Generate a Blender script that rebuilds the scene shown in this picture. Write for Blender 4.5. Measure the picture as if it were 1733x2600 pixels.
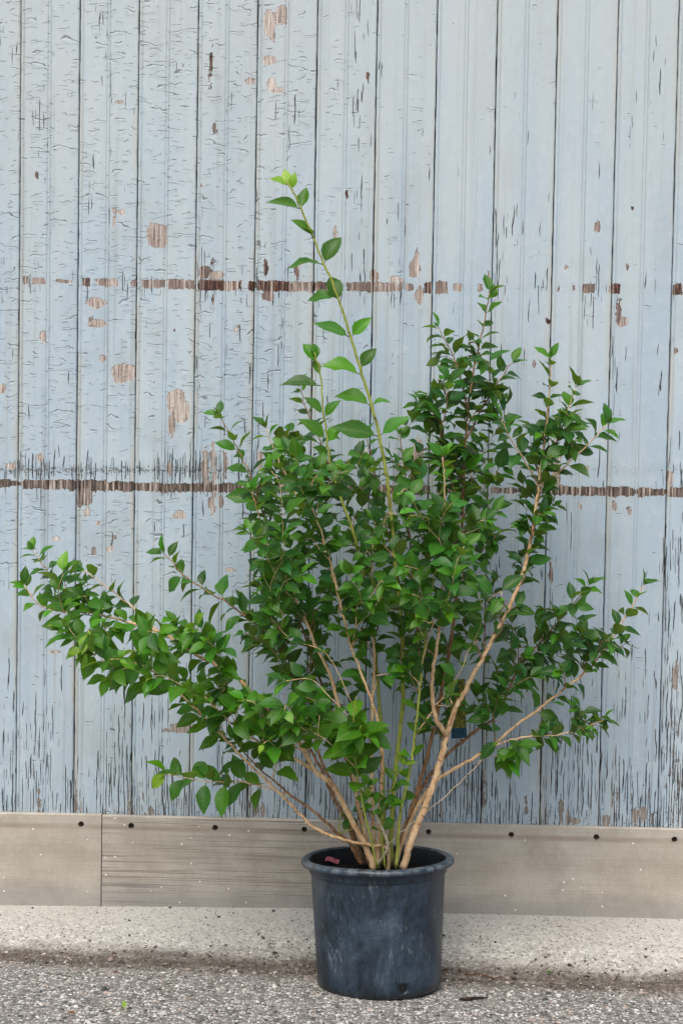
import bpy, bmesh, math, random
import numpy as np
from mathutils import Vector, Matrix, Quaternion
from mathutils.bvhtree import BVHTree

for o in list(bpy.data.objects): bpy.data.objects.remove(o)
scene = bpy.context.scene
RAD = math.radians

# ------------------------------------------------------------------ camera
PW, PH, PF = 1733.0, 2600.0, 3700.0          # photograph's size and focal length in its pixels
CAM = Vector((0.0, -4.45, 1.46))
CR = (Matrix.Rotation(RAD(1.913), 3, 'Z') @ Matrix.Rotation(RAD(90 - 2.596), 3, 'X') @ Matrix.Rotation(RAD(0.946), 3, 'Z'))
cd = bpy.data.cameras.new('camera'); cam = bpy.data.objects.new('camera', cd)
scene.collection.objects.link(cam)
cam.matrix_world = Matrix.Translation(CAM) @ CR.to_4x4()
cd.sensor_fit = 'VERTICAL'; cd.sensor_height = 36.0; cd.sensor_width = 24.0
cd.lens = 36.0 * PF / PH; cd.clip_start = 0.05; cd.clip_end = 500
scene.camera = cam
scene.render.resolution_x, scene.render.resolution_y = 682, 1024

# ------------------------------------------------------------------ light: bright overcast
SUN_EL, SUN_AZ = 58.0, -165.0                # azimuth the light comes from, degrees from +Y clockwise
w = bpy.data.worlds.new('World'); scene.world = w; w.use_nodes = True
wn = w.node_tree; bg = wn.nodes['Background']
sky = wn.nodes.new('ShaderNodeTexSky'); sky.sky_type = 'NISHITA'; sky.sun_disc = False
sky.sun_elevation = RAD(SUN_EL); sky.sun_rotation = RAD(SUN_AZ)
sky.dust_density = 4.0; sky.air_density = 1.0; sky.ozone_density = 1.0
wn.links.new(sky.outputs[0], bg.inputs[0]); bg.inputs[1].default_value = 0.10
ld = bpy.data.lights.new('sun', 'SUN'); ld.energy = 1.5; ld.angle = RAD(50); ld.color = (1.0, 0.97, 0.92)
sun = bpy.data.objects.new('sun', ld); scene.collection.objects.link(sun)
sdir = Vector((math.sin(RAD(SUN_AZ)) * math.cos(RAD(SUN_EL)), math.cos(RAD(SUN_AZ)) * math.cos(RAD(SUN_EL)), math.sin(RAD(SUN_EL))))
sun.rotation_euler = sdir.to_track_quat('Z', 'Y').to_euler(); sun.location = sdir * 8
vs = scene.view_settings
vs.view_transform = 'Standard'; vs.look = 'None'; vs.exposure = 0.80; vs.gamma = 1.0; vs.use_curve_mapping = False
scene.cycles.max_bounces = 6; scene.cycles.diffuse_bounces = 3; scene.cycles.glossy_bounces = 2; scene.cycles.transmission_bounces = 4

# ------------------------------------------------------------------ helpers
COL = scene.collection
rng = random.Random(7); nr = np.random.default_rng(7)

def at(px, py, Y):
    """the point on the vertical plane y=Y seen at this photograph pixel"""
    d = CR @ Vector(((px - PW / 2) / PF, -(py - PH / 2) / PF, -1.0))
    return CAM + d * ((Y - CAM.y) / d.y)

def tag(o, label=None, cat=None, group=None, kind=None):
    if label: o['label'] = label
    if cat: o['category'] = cat
    if group: o['group'] = group
    if kind: o['kind'] = kind
    return o

def link(o, parent=None):
    COL.objects.link(o)
    if parent is not None: o.parent = parent
    return o

def empty(name, loc):
    o = bpy.data.objects.new(name, None); o.empty_display_size = 0.1; o.location = loc
    return link(o)

def mesh_np(name, V, F, mat=None, smooth=True):
    me = bpy.data.meshes.new(name)
    me.from_pydata([tuple(v) for v in V], [], [tuple(f) for f in F])
    if smooth: me.polygons.foreach_set('use_smooth', [True] * len(me.polygons))
    if mat: me.materials.append(mat)
    me.update()
    return me

def grid_faces(nu, nv):
    """faces of a grid with index i*nv+j"""
    i, j = np.meshgrid(np.arange(nu - 1), np.arange(nv - 1), indexing='ij')
    a = (i * nv + j).ravel()
    return np.stack([a, a + nv, a + nv + 1, a + 1], 1)

def mesh_quads(name, V, F, mat=None, smooth=True):
    me = bpy.data.meshes.new(name)
    V = np.asarray(V, np.float32); F = np.asarray(F, np.int32)
    me.vertices.add(len(V)); me.vertices.foreach_set('co', V.ravel())
    me.loops.add(F.size); me.loops.foreach_set('vertex_index', F.ravel())
    me.polygons.add(len(F)); me.polygons.foreach_set('loop_start', np.arange(len(F), dtype=np.int32) * 4)
    me.polygons.foreach_set('use_smooth', np.full(len(F), smooth))
    if mat: me.materials.append(mat)
    me.update(calc_edges=True); me.validate()
    return me

def vnoise1(n, cell, r):
    """smooth 1-D noise, n samples, one knot every cell samples, -1..1"""
    k = int(n / cell) + 3
    y = r.uniform(-1, 1, k); x = np.arange(n) / cell
    i = x.astype(int); f = x - i; f = f * f * (3 - 2 * f)
    return y[i] * (1 - f) + y[i + 1] * f

def tube(points, radii, sides=7, knob=0.0, r=rng):
    """a closed, tapered tube along points"""
    P = [Vector(p) for p in points]; n = len(P)
    V, F = [], []
    T = (P[1] - P[0]).normalized()
    up = Vector((0, 0, 1)) if abs(T.z) < 0.9 else Vector((1, 0, 0))
    A = T.cross(up).normalized()
    for i in range(n):
        t = (P[min(i + 1, n - 1)] - P[max(i - 1, 0)]).normalized()
        A = (A - t * A.dot(t)).normalized(); B = t.cross(A)
        rr = radii[i] * (1 + knob * r.uniform(-1, 1))
        for k in range(sides):
            a = 2 * math.pi * k / sides
            V.append(P[i] + A * (math.cos(a) * rr) + B * (math.sin(a) * rr))
    for i in range(n - 1):
        for k in range(sides):
            k2 = (k + 1) % sides
            F.append((i * sides + k, i * sides + k2, (i + 1) * sides + k2, (i + 1) * sides + k))
    F.append(tuple(range(sides - 1, -1, -1))); F.append(tuple((n - 1) * sides + k for k in range(sides)))
    return V, F

def lathe(profile, seg=96):
    V, F = [], []
    for (rr, z) in profile:
        for k in range(seg):
            a = 2 * math.pi * k / seg
            V.append((math.cos(a) * rr, math.sin(a) * rr, z))
    for i in range(len(profile) - 1):
        for k in range(seg):
            k2 = (k + 1) % seg
            F.append((i * seg + k, i * seg + k2, (i + 1) * seg + k2, (i + 1) * seg + k))
    return V, F

# ---- material node shorthand
class Mat:
    def __init__(s, name):
        s.m = bpy.data.materials.new(name); s.m.use_nodes = True
        s.t = s.m.node_tree; s.b = s.t.nodes['Principled BSDF']; s.o = s.t.nodes['Material Output']
    def n(s, typ, ins=None, **props):
        d = s.t.nodes.new('ShaderNode' + typ)
        for k, v in props.items(): setattr(d, k, v)
        for k, v in (ins or {}).items(): s.set(d.inputs[k], v)
        return d
    def set(s, sock, v):
        if isinstance(v, bpy.types.NodeSocket): s.t.links.new(v, sock)
        elif hasattr(v, 'outputs'): s.t.links.new(v.outputs[0], sock)
        else:
            if sock.type == 'RGBA' and len(v) == 3: v = (*v, 1)
            sock.default_value = v
    def P(s, **kw):
        for k, v in kw.items(): s.set(s.b.inputs[k.replace('_', ' ')], v)
    def ma(s, op, a, b=0.0, c=0.0, clamp=False):
        d = s.n('Math', {0: a, 1: b, 2: c}, operation=op); d.use_clamp = clamp
        return d.outputs[0]
    def ss(s, x, lo, hi, a=0.0, b=1.0):
        return s.n('MapRange', {'Value': x, 'From Min': lo, 'From Max': hi, 'To Min': a, 'To Max': b}, interpolation_type='SMOOTHSTEP').outputs[0]
    def mix(s, f, a, b, blend='MIX'):
        d = s.n('Mix', data_type='RGBA', blend_type=blend, clamp_factor=True)
        s.set(d.inputs[0], f); s.set(d.inputs[6], a); s.set(d.inputs[7], b)
        return d.outputs[2]
    def scale(s, vec, sc, off=(0, 0, 0)):
        return s.n('Mapping', {'Vector': vec, 'Scale': sc, 'Location': off}).outputs[0]
    def noise(s, vec, scale=5.0, detail=3.0, rough=0.5, dist=0.0, col=False):
        d = s.n('TexNoise', {'Vector': vec, 'Scale': scale, 'Detail': detail, 'Roughness': rough, 'Distortion': dist})
        return d.outputs[1 if col else 0]
    def ramp(s, f, stops, interp='LINEAR'):
        d = s.n('ValToRGB', {0: f}); e = d.color_ramp; e.interpolation = interp
        while len(e.elements) < len(stops): e.elements.new(0.5)
        for el, (p, c) in zip(e.elements, stops): el.position = p; el.color = (*c, 1)
        return d.outputs[0]
    def bump(s, h, strength=0.5, dist=0.002, normal=None):
        ins = {'Height': h, 'Strength': strength, 'Distance': dist}
        if normal is not None: ins['Normal'] = normal
        return s.n('Bump', ins).outputs[0]

# ------------------------------------------------------------------ materials
def mat_plank():
    M = Mat('weathered_paint')
    so = M.n('SeparateXYZ', {0: M.n('TexCoord').outputs['Object']})
    rnd = M.n('ObjectInfo').outputs['Random']
    X = so.outputs[0]; Zr = so.outputs[2]
    Z = M.ma('ADD', Zr, M.ma('MULTIPLY', rnd, 173.0))
    X2 = M.ma('ADD', X, M.ma('MULTIPLY', rnd, 61.0))
    def v2(x, z): return M.n('CombineXYZ', {0: x, 1: z}).outputs[0]
    def n2(fx, fz, detail=2.0, rough=0.55, ox=0.0):
        vec = v2(M.ma('MULTIPLY_ADD', X2, fx, ox), M.ma('MULTIPLY', Z, fz))
        return M.n('TexNoise', {'Vector': vec, 'Scale': 1.0, 'Detail': detail, 'Roughness': rough}, noise_dimensions='2D').outputs[0]
    def dashes(across, along, freq, warp, afreq, thr, seed):
        """parallel hairlines, one per row, broken into tapering dashes; gives (0..1 dash strength, signed distance in metres)"""
        ph = M.ma('ADD', M.ma('MULTIPLY', across, freq), warp)
        row = M.ma('FLOOR', ph); fr = M.ma('SUBTRACT', M.ma('SUBTRACT', ph, row), 0.5)
        vec = v2(M.ma('MULTIPLY', along, afreq), M.ma('MULTIPLY_ADD', row, 7.31, seed))
        m = M.n('TexNoise', {'Vector': vec, 'Scale': 1.0, 'Detail': 1.0, 'Roughness': 0.5}, noise_dimensions='2D').outputs[0]
        st = M.ss(M.ma('SUBTRACT', m, thr), 0.0, 0.10)
        return st, M.ma('DIVIDE', fr, freq)
    sx = M.n('SeparateXYZ', {0: M.n('Attribute', attribute_name='wear_a').outputs['Vector']})
    sdf, dark, grime = sx.outputs[0], sx.outputs[1], sx.outputs[2]
    sy = M.n('SeparateXYZ', {0: M.n('Attribute', attribute_name='wear_b').outputs['Vector']})
    vc, hc, edge = sy.outputs[0], sy.outputs[1], sy.outputs[2]
    def line(st, d, w0, w1):
        wd = M.ma('MULTIPLY_ADD', st, w1 - w0, w0)
        return M.ma('MULTIPLY', M.ma('SUBTRACT', 1.0, M.ss(M.ma('DIVIDE', M.ma('ABSOLUTE', d), wd), 0.5, 1.0)), M.ss(st, 0.02, 0.3))
    big = n2(34, 30, 3, 0.62)                               # shared blotch noise
    fine = n2(150, 16, 3, 0.65)                             # shared along-grain noise
    # bare wood where the paint came off, ragged edge
    rag = M.ma('ADD', M.ma('MULTIPLY', fine, 0.45), M.ma('MULTIPLY', big, 0.75))
    s1 = M.ma('ADD', sdf, M.ma('MULTIPLY', M.ma('SUBTRACT', rag, 0.60), 3.4))
    bare = M.ss(s1, -0.05, 0.06)
    # upright cracks
    wv = n2(22, 5, 3, 0.62, 5.0); clu = n2(13, 2.4, 1, 0.5, 17.0)
    warpv = M.ma('MULTIPLY', wv, 1.5)
    vthr = M.ma('ADD', M.ma('SUBTRACT', 0.80, M.ma('MULTIPLY', vc, 0.36)), M.ma('MULTIPLY', M.ma('SUBTRACT', clu, 0.5), 0.55))
    st1, d1 = dashes(X, Z, 74, warpv, 7.5, vthr, 3.0)
    st2, d2 = dashes(X, Z, 128, M.ma('MULTIPLY', wv, -2.1), 10, M.ma('ADD', vthr, 0.05), 41.0)
    v1 = line(st1, d1, 0.0003, 0.0017); vv2 = line(st2, d2, 0.0003, 0.0012)
    vcrack = M.ma('MAXIMUM', v1, vv2)
    # slivers of paint lost between the cracks
    sthr = M.ma('SUBTRACT', 0.86, M.ma('MULTIPLY_ADD', vc, 0.24, M.ma('MULTIPLY', M.ma('SUBTRACT', 0.5, clu), 0.25)))
    sliver = M.ma('MULTIPLY', M.ss(M.ma('SUBTRACT', M.ma('ADD', M.ma('MULTIPLY', fine, 0.75), M.ma('MULTIPLY', big, 0.25)), sthr), 0.0, 0.02), M.ss(vc, 0.35, 0.6))
    # level curls in the thick paint, one set for each half of the board
    half = M.ma('SIGN', X)
    wh = n2(16, 22, 2, 0.5, 9.0)
    off = M.ma('MULTIPLY', half, 0.37)
    hthr = M.ma('ADD', M.ma('SUBTRACT', 0.78, M.ma('MULTIPLY', hc, 0.32)), M.ma('MULTIPLY', M.ma('SUBTRACT', clu, 0.5), 0.35))
    sh1, e1 = dashes(Z, M.ma('ADD', X2, M.ma('MULTIPLY', half, 3.0)), 31, M.ma('MULTIPLY_ADD', wh, 1.3, off), 27, hthr, 11.0)
    sh2, e2 = dashes(Z, M.ma('ADD', X2, M.ma('MULTIPLY', half, 5.0)), 57, M.ma('MULTIPLY_ADD', wh, -2.0, off), 34, M.ma('ADD', hthr, 0.05), 77.0)
    h1 = line(sh1, e1, 0.0004, 0.0014); h2 = line(sh2, e2, 0.0003, 0.0010)
    hcrack = M.ma('MAXIMUM', h1, M.ma('MULTIPLY', h2, 0.8))
    lipb = M.ma('MULTIPLY', sh1, M.ma('SUBTRACT', 1.0, M.ss(e1, -0.006, 0.0)))   # paint lifts below each line
    lipb = M.ma('MULTIPLY', lipb, M.ss(e1, -0.013, -0.001))
    # paint colour
    pv = n2(11, 1.6, 3, 0.6, 2.0)
    paint = M.mix(M.ss(pv, 0.3, 0.7), (0.385, 0.480, 0.550), (0.430, 0.515, 0.572))
    paint = M.mix(M.ss(big, 0.5, 0.78, 0, 0.32), paint, (0.56, 0.61, 0.63))
    paint = M.mix(M.ss(fine, 0.58, 0.78, 0, 0.26), paint, (0.33, 0.40, 0.455))
    ys = M.ss(pv, 0.46, 0.62)
    paint = M.mix(M.ma('MULTIPLY', ys, M.ma('MULTIPLY_ADD', edge, 0.55, 0.04)), paint, (0.44, 0.42, 0.33))
    paint = M.mix(1.0, paint, M.mix(rnd, (0.92, 0.925, 0.93), (1.05, 1.04, 1.02)), 'MULTIPLY')
    grm = n2(5, 3.5, 4, 0.65, 23.0)
    paint = M.mix(M.ss(grm, 0.46, 0.75, 0, 0.35), paint, (0.30, 0.335, 0.34))
    run = n2(42, 0.9, 3, 0.6, 31.0)
    paint = M.mix(M.ss(run, 0.54, 0.74, 0, 0.40), paint, (0.27, 0.29, 0.285))
    # paler, greyer light high on the wall, put into the paint colour
    gz = M.ss(M.ma('ADD', Zr, M.ma('MULTIPLY', pv, 1.2)), 1.5, 3.2, 0, 0.6)
    paint = M.mix(gz, paint, (0.48, 0.52, 0.505))
    gsp = n2(75, 140, 3, 0.75, 13.0)
    gm = M.ss(M.ma('ADD', gsp, M.ma('MULTIPLY', grime, 0.40)), 0.78, 0.86)
    paint = M.mix(M.ma('MULTIPLY', gm, 0.85), paint, (0.075, 0.082, 0.09))
    paint = M.mix(M.ma('MULTIPLY', grime, 0.20), paint, (0.27, 0.29, 0.30))
    # wood colour
    gr = n2(210, 9, 4, 0.7, 3.0)
    g = M.ma('ADD', M.ma('MULTIPLY', gr, 0.7), M.ma('MULTIPLY', fine, 0.3))
    pale = M.ramp(g, [(0.36, (0.24, 0.175, 0.145)), (0.48, (0.46, 0.385, 0.335)), (0.60, (0.66, 0.60, 0.54))])
    brown = M.ramp(g, [(0.40, (0.022, 0.012, 0.010)), (0.52, (0.075, 0.036, 0.027)), (0.60, (0.22, 0.12, 0.085)), (0.68, (0.58, 0.45, 0.37))])
    greyw = M.ramp(g, [(0.38, (0.030, 0.026, 0.023)), (0.5, (0.13, 0.115, 0.10)), (0.62, (0.36, 0.33, 0.28))])
    strip = M.n('TexNoise', {'Vector': v2(M.ma('MULTIPLY', X2, 95.0), M.ma('MULTIPLY', Z, 2.0)), 'Scale': 1.0, 'Detail': 2.0}, noise_dimensions='2D').outputs[0]
    dark = M.ma('MULTIPLY', dark, M.ss(strip, 0.70, 0.54, 0.2, 1.0))
    pale = M.mix(M.ss(Zr, 0.75, 0.35, 0, 0.75), pale, M.mix(0.5, greyw, (0.42, 0.39, 0.34)))
    wood = M.mix(dark, pale, M.mix(M.ss(Zr, 1.45, 1.30), brown, M.mix(0.45, greyw, brown)))
    col = M.mix(sliver, paint, greyw)
    crk = M.ma('MAXIMUM', vcrack, M.ma('MULTIPLY', hcrack, 0.62))
    col = M.mix(M.ma('MULTIPLY', crk, 0.92), col, (0.04, 0.037, 0.038))
    rim = M.ma('SUBTRACT', M.ss(s1, -0.35, -0.05), bare)
    col = M.mix(M.ma('MULTIPLY', rim, 0.35), col, (0.64, 0.68, 0.69))
    col = M.mix(bare, col, wood)
    h = M.ma('SUBTRACT', M.ma('MULTIPLY', lipb, 0.32), bare)
    h = M.ma('SUBTRACT', h, M.ma('MAXIMUM', crk, M.ma('MULTIPLY', sliver, 0.7)))
    h = M.ma('ADD', h, M.ma('MULTIPLY_ADD', big, 0.30, M.ma('MULTIPLY', fine, 0.15)))
    M.P(Base_Color=col, Roughness=M.ma('MULTIPLY_ADD', bare, 0.35, 0.5), Normal=M.bump(h, 1.0, 0.0030))
    M.b.inputs['Specular IOR Level'].default_value = 0.3
    return M.m

def mat_simple(name, col, rough=0.7, spec=0.3, noise=0.0, scale=60, bumpd=0.0):
    M = Mat(name)
    p = M.n('TexCoord').outputs['Object']
    f = M.noise(p, scale, 4, 0.6)
    c2 = tuple(min(1, c * (1 + noise)) for c in col); c1 = tuple(c * (1 - noise) for c in col)
    M.P(Base_Color=M.mix(M.ss(f, 0.3, 0.7), c1, c2), Roughness=rough)
    M.b.inputs['Specular IOR Level'].default_value = spec
    if bumpd: M.P(Normal=M.bump(f, 0.7, bumpd))
    return M.m

def mat_kick():
    M = Mat('kickboard_cement')
    p = M.n('TexCoord').outputs['Object']
    sep = M.n('SeparateXYZ', {0: p}); z = sep.outputs[2]; x = sep.outputs[0]
    a = M.noise(M.scale(p, (3, 3, 9)), 1.0, 5, 0.6)
    base = M.mix(M.ss(a, 0.3, 0.7), (0.40, 0.355, 0.29), (0.50, 0.455, 0.385))
    fine = M.noise(M.scale(p, (120, 120, 260)), 1.0, 3, 0.7)
    base = M.mix(M.ss(fine, 0.4, 0.8, 0, 0.4), base, (0.22, 0.20, 0.17))
    # level scuffs left by bumpers, thickest on the seam's side
    st = M.noise(M.scale(p, (2.2, 2.2, 330)), 1.0, 3, 0.65)
    stm = M.noise(M.scale(p, (3.0, 3.0, 14), (4, 0, 1)), 1.0, 2, 0.5)
    left = M.ss(x, -0.15, -0.55)
    k = M.ma('MULTIPLY', M.ss(M.ma('ADD', st, M.ma('MULTIPLY', stm, 0.25)), 0.64, 0.74), M.ma('MULTIPLY_ADD', left, 0.50, 0.12))
    base = M.mix(k, base, (0.10, 0.088, 0.075))
    rl = M.ma('SUBTRACT', 1.0, M.ss(M.ma('ABSOLUTE', M.ma('SUBTRACT', z, M.ma('MULTIPLY_ADD', x, 0.0, 0.262))), 0.002, 0.013))
    base = M.mix(M.ma('MULTIPLY', M.ma('MULTIPLY', rl, M.ss(a, 0.35, 0.6)), 0.45), base, (0.17, 0.10, 0.055))
    bl = M.noise(M.scale(p, (9, 9, 6), (3, 2, 8)), 1.0, 5, 0.7)
    base = M.mix(M.ss(bl, 0.42, 0.70, 0, 0.45), base, (0.27, 0.235, 0.185))
    base = M.mix(M.ss(bl, 0.45, 0.25, 0, 0.35), base, (0.55, 0.50, 0.43))
    # grey splash-back dirt along the foot
    low = M.ss(M.ma('ADD', z, M.ma('MULTIPLY', a, 0.05)), 0.135, 0.06)
    base = M.mix(M.ma('MULTIPLY', low, 0.5), base, (0.20, 0.20, 0.195))
    # paint specks
    v = M.n('TexVoronoi', {'Vector': M.scale(p, (34, 34, 40)), 'Scale': 1.0, 'Randomness': 1.0})
    sz = M.n('SeparateXYZ', {0: v.outputs['Color']})
    spk = M.ma('LESS_THAN', v.outputs['Distance'], M.ma('MULTIPLY', M.ss(sz.outputs[0], 0.45, 1.0), 0.13))
    base = M.mix(M.ma('MULTIPLY', spk, 0.85), base, (0.80, 0.78, 0.72))
    M.P(Base_Color=base, Roughness=0.75, Normal=M.bump(M.ma('SUBTRACT', fine, k), 0.35, 0.0008))
    return M.m

def mat_ground(name, asphalt):
    M = Mat(name)
    p = M.n('TexCoord').outputs['Object']
    y = M.n('SeparateXYZ', {0: p}).outputs[1]
    s1, s2 = (95, 260) if asphalt else (120, 330)
    v = M.n('TexVoronoi', {'Vector': p, 'Scale': s1, 'Randomness': 1.0})
    vd = M.n('TexVoronoi', {'Vector': p, 'Scale': s1, 'Randomness': 1.0}, feature='DISTANCE_TO_EDGE').outputs['Distance']
    r1 = M.n('SeparateXYZ', {0: v.outputs['Color']})
    big = M.noise(p, 2.6, 5, 0.6); mid = M.noise(p, 14, 4, 0.6); fine = M.noise(p, s2, 3, 0.7)
    if asphalt:
        stone = M.ramp(r1.outputs[0], [(0.0, (0.045, 0.043, 0.04)), (0.22, (0.16, 0.153, 0.142)), (0.5, (0.33, 0.317, 0.293)), (0.78, (0.53, 0.515, 0.485)), (1.0, (0.80, 0.79, 0.765))])
        binder = M.mix(fine, (0.05, 0.045, 0.04), (0.25, 0.23, 0.205))
        col = M.mix(M.ss(vd, 0.05, 0.16), binder, stone)
        col = M.mix(M.ss(mid, 0.35, 0.75, 0, 0.30), col, (0.31, 0.298, 0.275))
    else:
        stone = M.ramp(r1.outputs[0], [(0.0, (0.13, 0.117, 0.095)), (0.25, (0.37, 0.35, 0.305)), (0.7, (0.54, 0.52, 0.465)), (1.0, (0.78, 0.765, 0.71))])
        paste = M.mix(fine, (0.27, 0.255, 0.225), (0.62, 0.60, 0.545))
        worn = M.ss(M.ma('ADD', M.ma('MULTIPLY', big, 0.6), M.ma('MULTIPLY', y, -1.4)), 0.30, 0.75)
        col = M.mix(M.ma('MULTIPLY', M.ss(vd, 0.04, 0.12), M.ma('MULTIPLY_ADD', worn, 0.75, 0.2)), paste, stone)
        pit = M.ma('MULTIPLY', M.ss(r1.outputs[1], 0.80, 0.86), M.ss(v.outputs['Distance'], 0.45, 0.25))
        col = M.mix(M.ma('MULTIPLY', pit, 0.75), col, (0.07, 0.065, 0.058))
        col = M.mix(M.ss(big, 0.45, 0.75, 0, 0.30), col, (0.36, 0.325, 0.275))
    gy0 = M.ss(M.ma('ADD', M.ma('ABSOLUTE', M.ma('ADD', y, 0.35)), M.ma('MULTIPLY_ADD', mid, 0.16, -0.08)), 0.14, 0.02)
    blend = M.ramp(r1.outputs[1], [(0.0, (0.10, 0.085, 0.07)), (0.4, (0.26, 0.235, 0.205)), (0.8, (0.42, 0.385, 0.34)), (1.0, (0.62, 0.59, 0.54))])
    col = M.mix(M.ma('MULTIPLY', gy0, 0.9), col, M.mix(fine, M.mix(0.5, blend, (0.1, 0.085, 0.07)), blend))
    # silt lying in the gutter line
    yy = M.ma('ADD', y, M.ma('MULTIPLY_ADD', M.noise(M.scale(p, (3.2, 9, 9)), 1.0, 5, 0.65), 0.16, 0.265))
    silt = M.ma('SUBTRACT', 1.0, M.ss(M.ma('ABSOLUTE', yy), 0.012, 0.10))
    sm = M.ss(M.noise(M.scale(p, (5, 40, 40)), 1.0, 4, 0.7), 0.22, 0.55)
    col = M.mix(M.ma('MULTIPLY', M.ma('MULTIPLY', silt, sm), 0.80), col, M.mix(M.ss(fine, 0.35, 0.7), (0.022, 0.016, 0.011), (0.13, 0.10, 0.075)))
    h = M.ma('ADD', M.ma('MULTIPLY', M.ss(vd, 0.0, 0.25), M.ma('MULTIPLY_ADD', r1.outputs[2], 0.6, 0.4)), M.ma('MULTIPLY', fine, 0.4))
    M.P(Base_Color=col, Roughness=0.88, Normal=M.bump(h, 0.8 if asphalt else 0.5, 0.003))
    M.b.inputs['Specular IOR Level'].default_value = 0.25
    return M.m

def mat_pot(inside=False):
    M = Mat('pot_plastic')
    p = M.n('TexCoord').outputs['Object']
    a = M.noise(M.scale(p, (9, 9, 8)), 1.0, 8, 0.74, 0.5)
    b = M.noise(M.scale(p, (46, 46, 13)), 1.0, 5, 0.75)
    c = M.noise(p, 130, 4, 0.7)
    f = M.ma('ADD', M.ma('MULTIPLY', a, 0.65), M.ma('ADD', M.ma('MULTIPLY', b, 0.25), M.ma('MULTIPLY', c, 0.10)))
    col = M.ramp(f, [(0.38, (0.004, 0.008, 0.013)), (0.46, (0.013, 0.024, 0.037)), (0.55, (0.028, 0.047, 0.070)), (0.68, (0.085, 0.112, 0.140))])  # dusty black plastic; blue sky reflection put into these colours
    z = M.n('SeparateXYZ', {0: p}).outputs[2]
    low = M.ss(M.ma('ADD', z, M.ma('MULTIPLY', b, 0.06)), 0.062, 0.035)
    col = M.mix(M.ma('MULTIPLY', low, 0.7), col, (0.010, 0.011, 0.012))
    warm = M.ss(M.noise(M.scale(p, (4, 4, 3), (2, 5, 1)), 1.0, 3, 0.6), 0.52, 0.70)
    col = M.mix(M.ma('MULTIPLY', warm, 0.45), col, (0.105, 0.10, 0.095))
    sc = M.noise(M.scale(p, (60, 60, 9), (9, 3, 5)), 1.0, 2, 0.5, 0.8)
    scr = M.ma('MULTIPLY', M.ma('SUBTRACT', 1.0, M.ss(M.ma('ABSOLUTE', M.ma('SUBTRACT', sc, 0.5)), 0.0, 0.016)), M.ss(M.noise(p, 14, 2, 0.5), 0.55, 0.68))
    col = M.mix(M.ma('MULTIPLY', scr, 0.6), col, (0.20, 0.235, 0.25))
    rimd = M.ma('MULTIPLY', M.ss(z, 0.333, 0.345), M.ss(b, 0.4, 0.62))
    col = M.mix(M.ma('MULTIPLY', rimd, 0.6), col, (0.15, 0.175, 0.19))
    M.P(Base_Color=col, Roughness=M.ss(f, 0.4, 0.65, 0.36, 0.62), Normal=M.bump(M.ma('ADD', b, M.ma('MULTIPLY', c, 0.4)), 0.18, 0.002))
    M.b.inputs['Specular IOR Level'].default_value = 0.45
    return M.m

def mat_leaf():
    M = Mat('leaf')
    uv = M.n('UVMap').outputs[0]
    s = M.n('SeparateXYZ', {0: uv}); u, v = s.outputs[0], s.outputs[1]
    tint = M.n('Attribute', attribute_name='tint').outputs['Color']
    au = M.ma('ABSOLUTE', M.ma('SUBTRACT', u, 0.5))
    mid = M.ma('SUBTRACT', 1.0, M.ss(au, 0.010, 0.035))
    # side veins sweep forward from the midrib
    ph = M.ma('ADD', M.ma('MULTIPLY', v, 5.5), M.ma('MULTIPLY', au, -3.2))
    fr = M.ma('ABSOLUTE', M.ma('SUBTRACT', M.ma('FRACT', ph), 0.5))
    vein = M.ma('MULTIPLY', M.ma('SUBTRACT', 1.0, M.ss(fr, 0.02, 0.10)), 0.5)
    vn = M.ma('MAXIMUM', mid, vein)
    n = M.noise(M.n('TexCoord').outputs['Object'], 60, 3, 0.6)
    col = M.mix(M.ss(n, 0.3, 0.75, 0, 0.35), tint, M.mix(1.0, tint, (0.75, 0.82, 0.7), 'MULTIPLY'))
    col = M.mix(M.ma('MULTIPLY', vn, 0.42), col, (0.20, 0.28, 0.08))
    back = M.n('NewGeometry').outputs['Backfacing']
    under = M.mix(0.55, col, (0.15, 0.19, 0.045))
    col2 = M.mix(back, col, under)
    M.P(Base_Color=col2, Roughness=M.ma('MULTIPLY_ADD', back, 0.2, 0.38))
    M.b.inputs['Specular IOR Level'].default_value = 0.38
    nb = M.bump(M.ma('SUBTRACT', M.ma('MULTIPLY', n, 0.3), vn), 0.45, 0.0012)
    M.P(Normal=nb)
    tr = M.n('BsdfTranslucent', {'Color': M.mix(1.0, M.mix(0.5, col, (0.20, 0.30, 0.02)), (1.5, 1.5, 1.2), 'MULTIPLY')})
    mx = M.n('MixShader', {0: 0.36, 1: M.b.outputs[0], 2: tr.outputs[0]})
    M.t.links.new(mx.outputs[0], M.o.inputs[0])
    return M.m

def mat_bark(name, c0, c1, c2, scale=1.0):
    M = Mat(name)
    p = M.n('TexCoord').outputs['Object']
    a = M.noise(M.scale(p, (90 * scale, 90 * scale, 26 * scale)), 1.0, 4, 0.65)
    b = M.noise(p, 9, 3, 0.6)
    f = M.ma('ADD', M.ma('MULTIPLY', a, 0.65), M.ma('MULTIPLY', b, 0.35))
    k = M.noise(M.scale(p, (30, 30, 75)), 1.0, 3, 0.7)
    col = M.mix(M.ss(k, 0.56, 0.70, 0, 0.75), M.ramp(f, [(0.34, c0), (0.48, c1), (0.66, c2)]), tuple(c * 0.35 for c in c0))
    col = M.mix(M.ss(k, 0.42, 0.28, 0, 0.45), col, tuple(min(0.85, c * 1.15) for c in c2))
    M.P(Base_Color=col, Roughness=0.7, Normal=M.bump(M.ma('SUBTRACT', a, k), 0.8, 0.0022))
    M.b.inputs['Specular IOR Level'].default_value = 0.3
    return M.m

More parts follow.
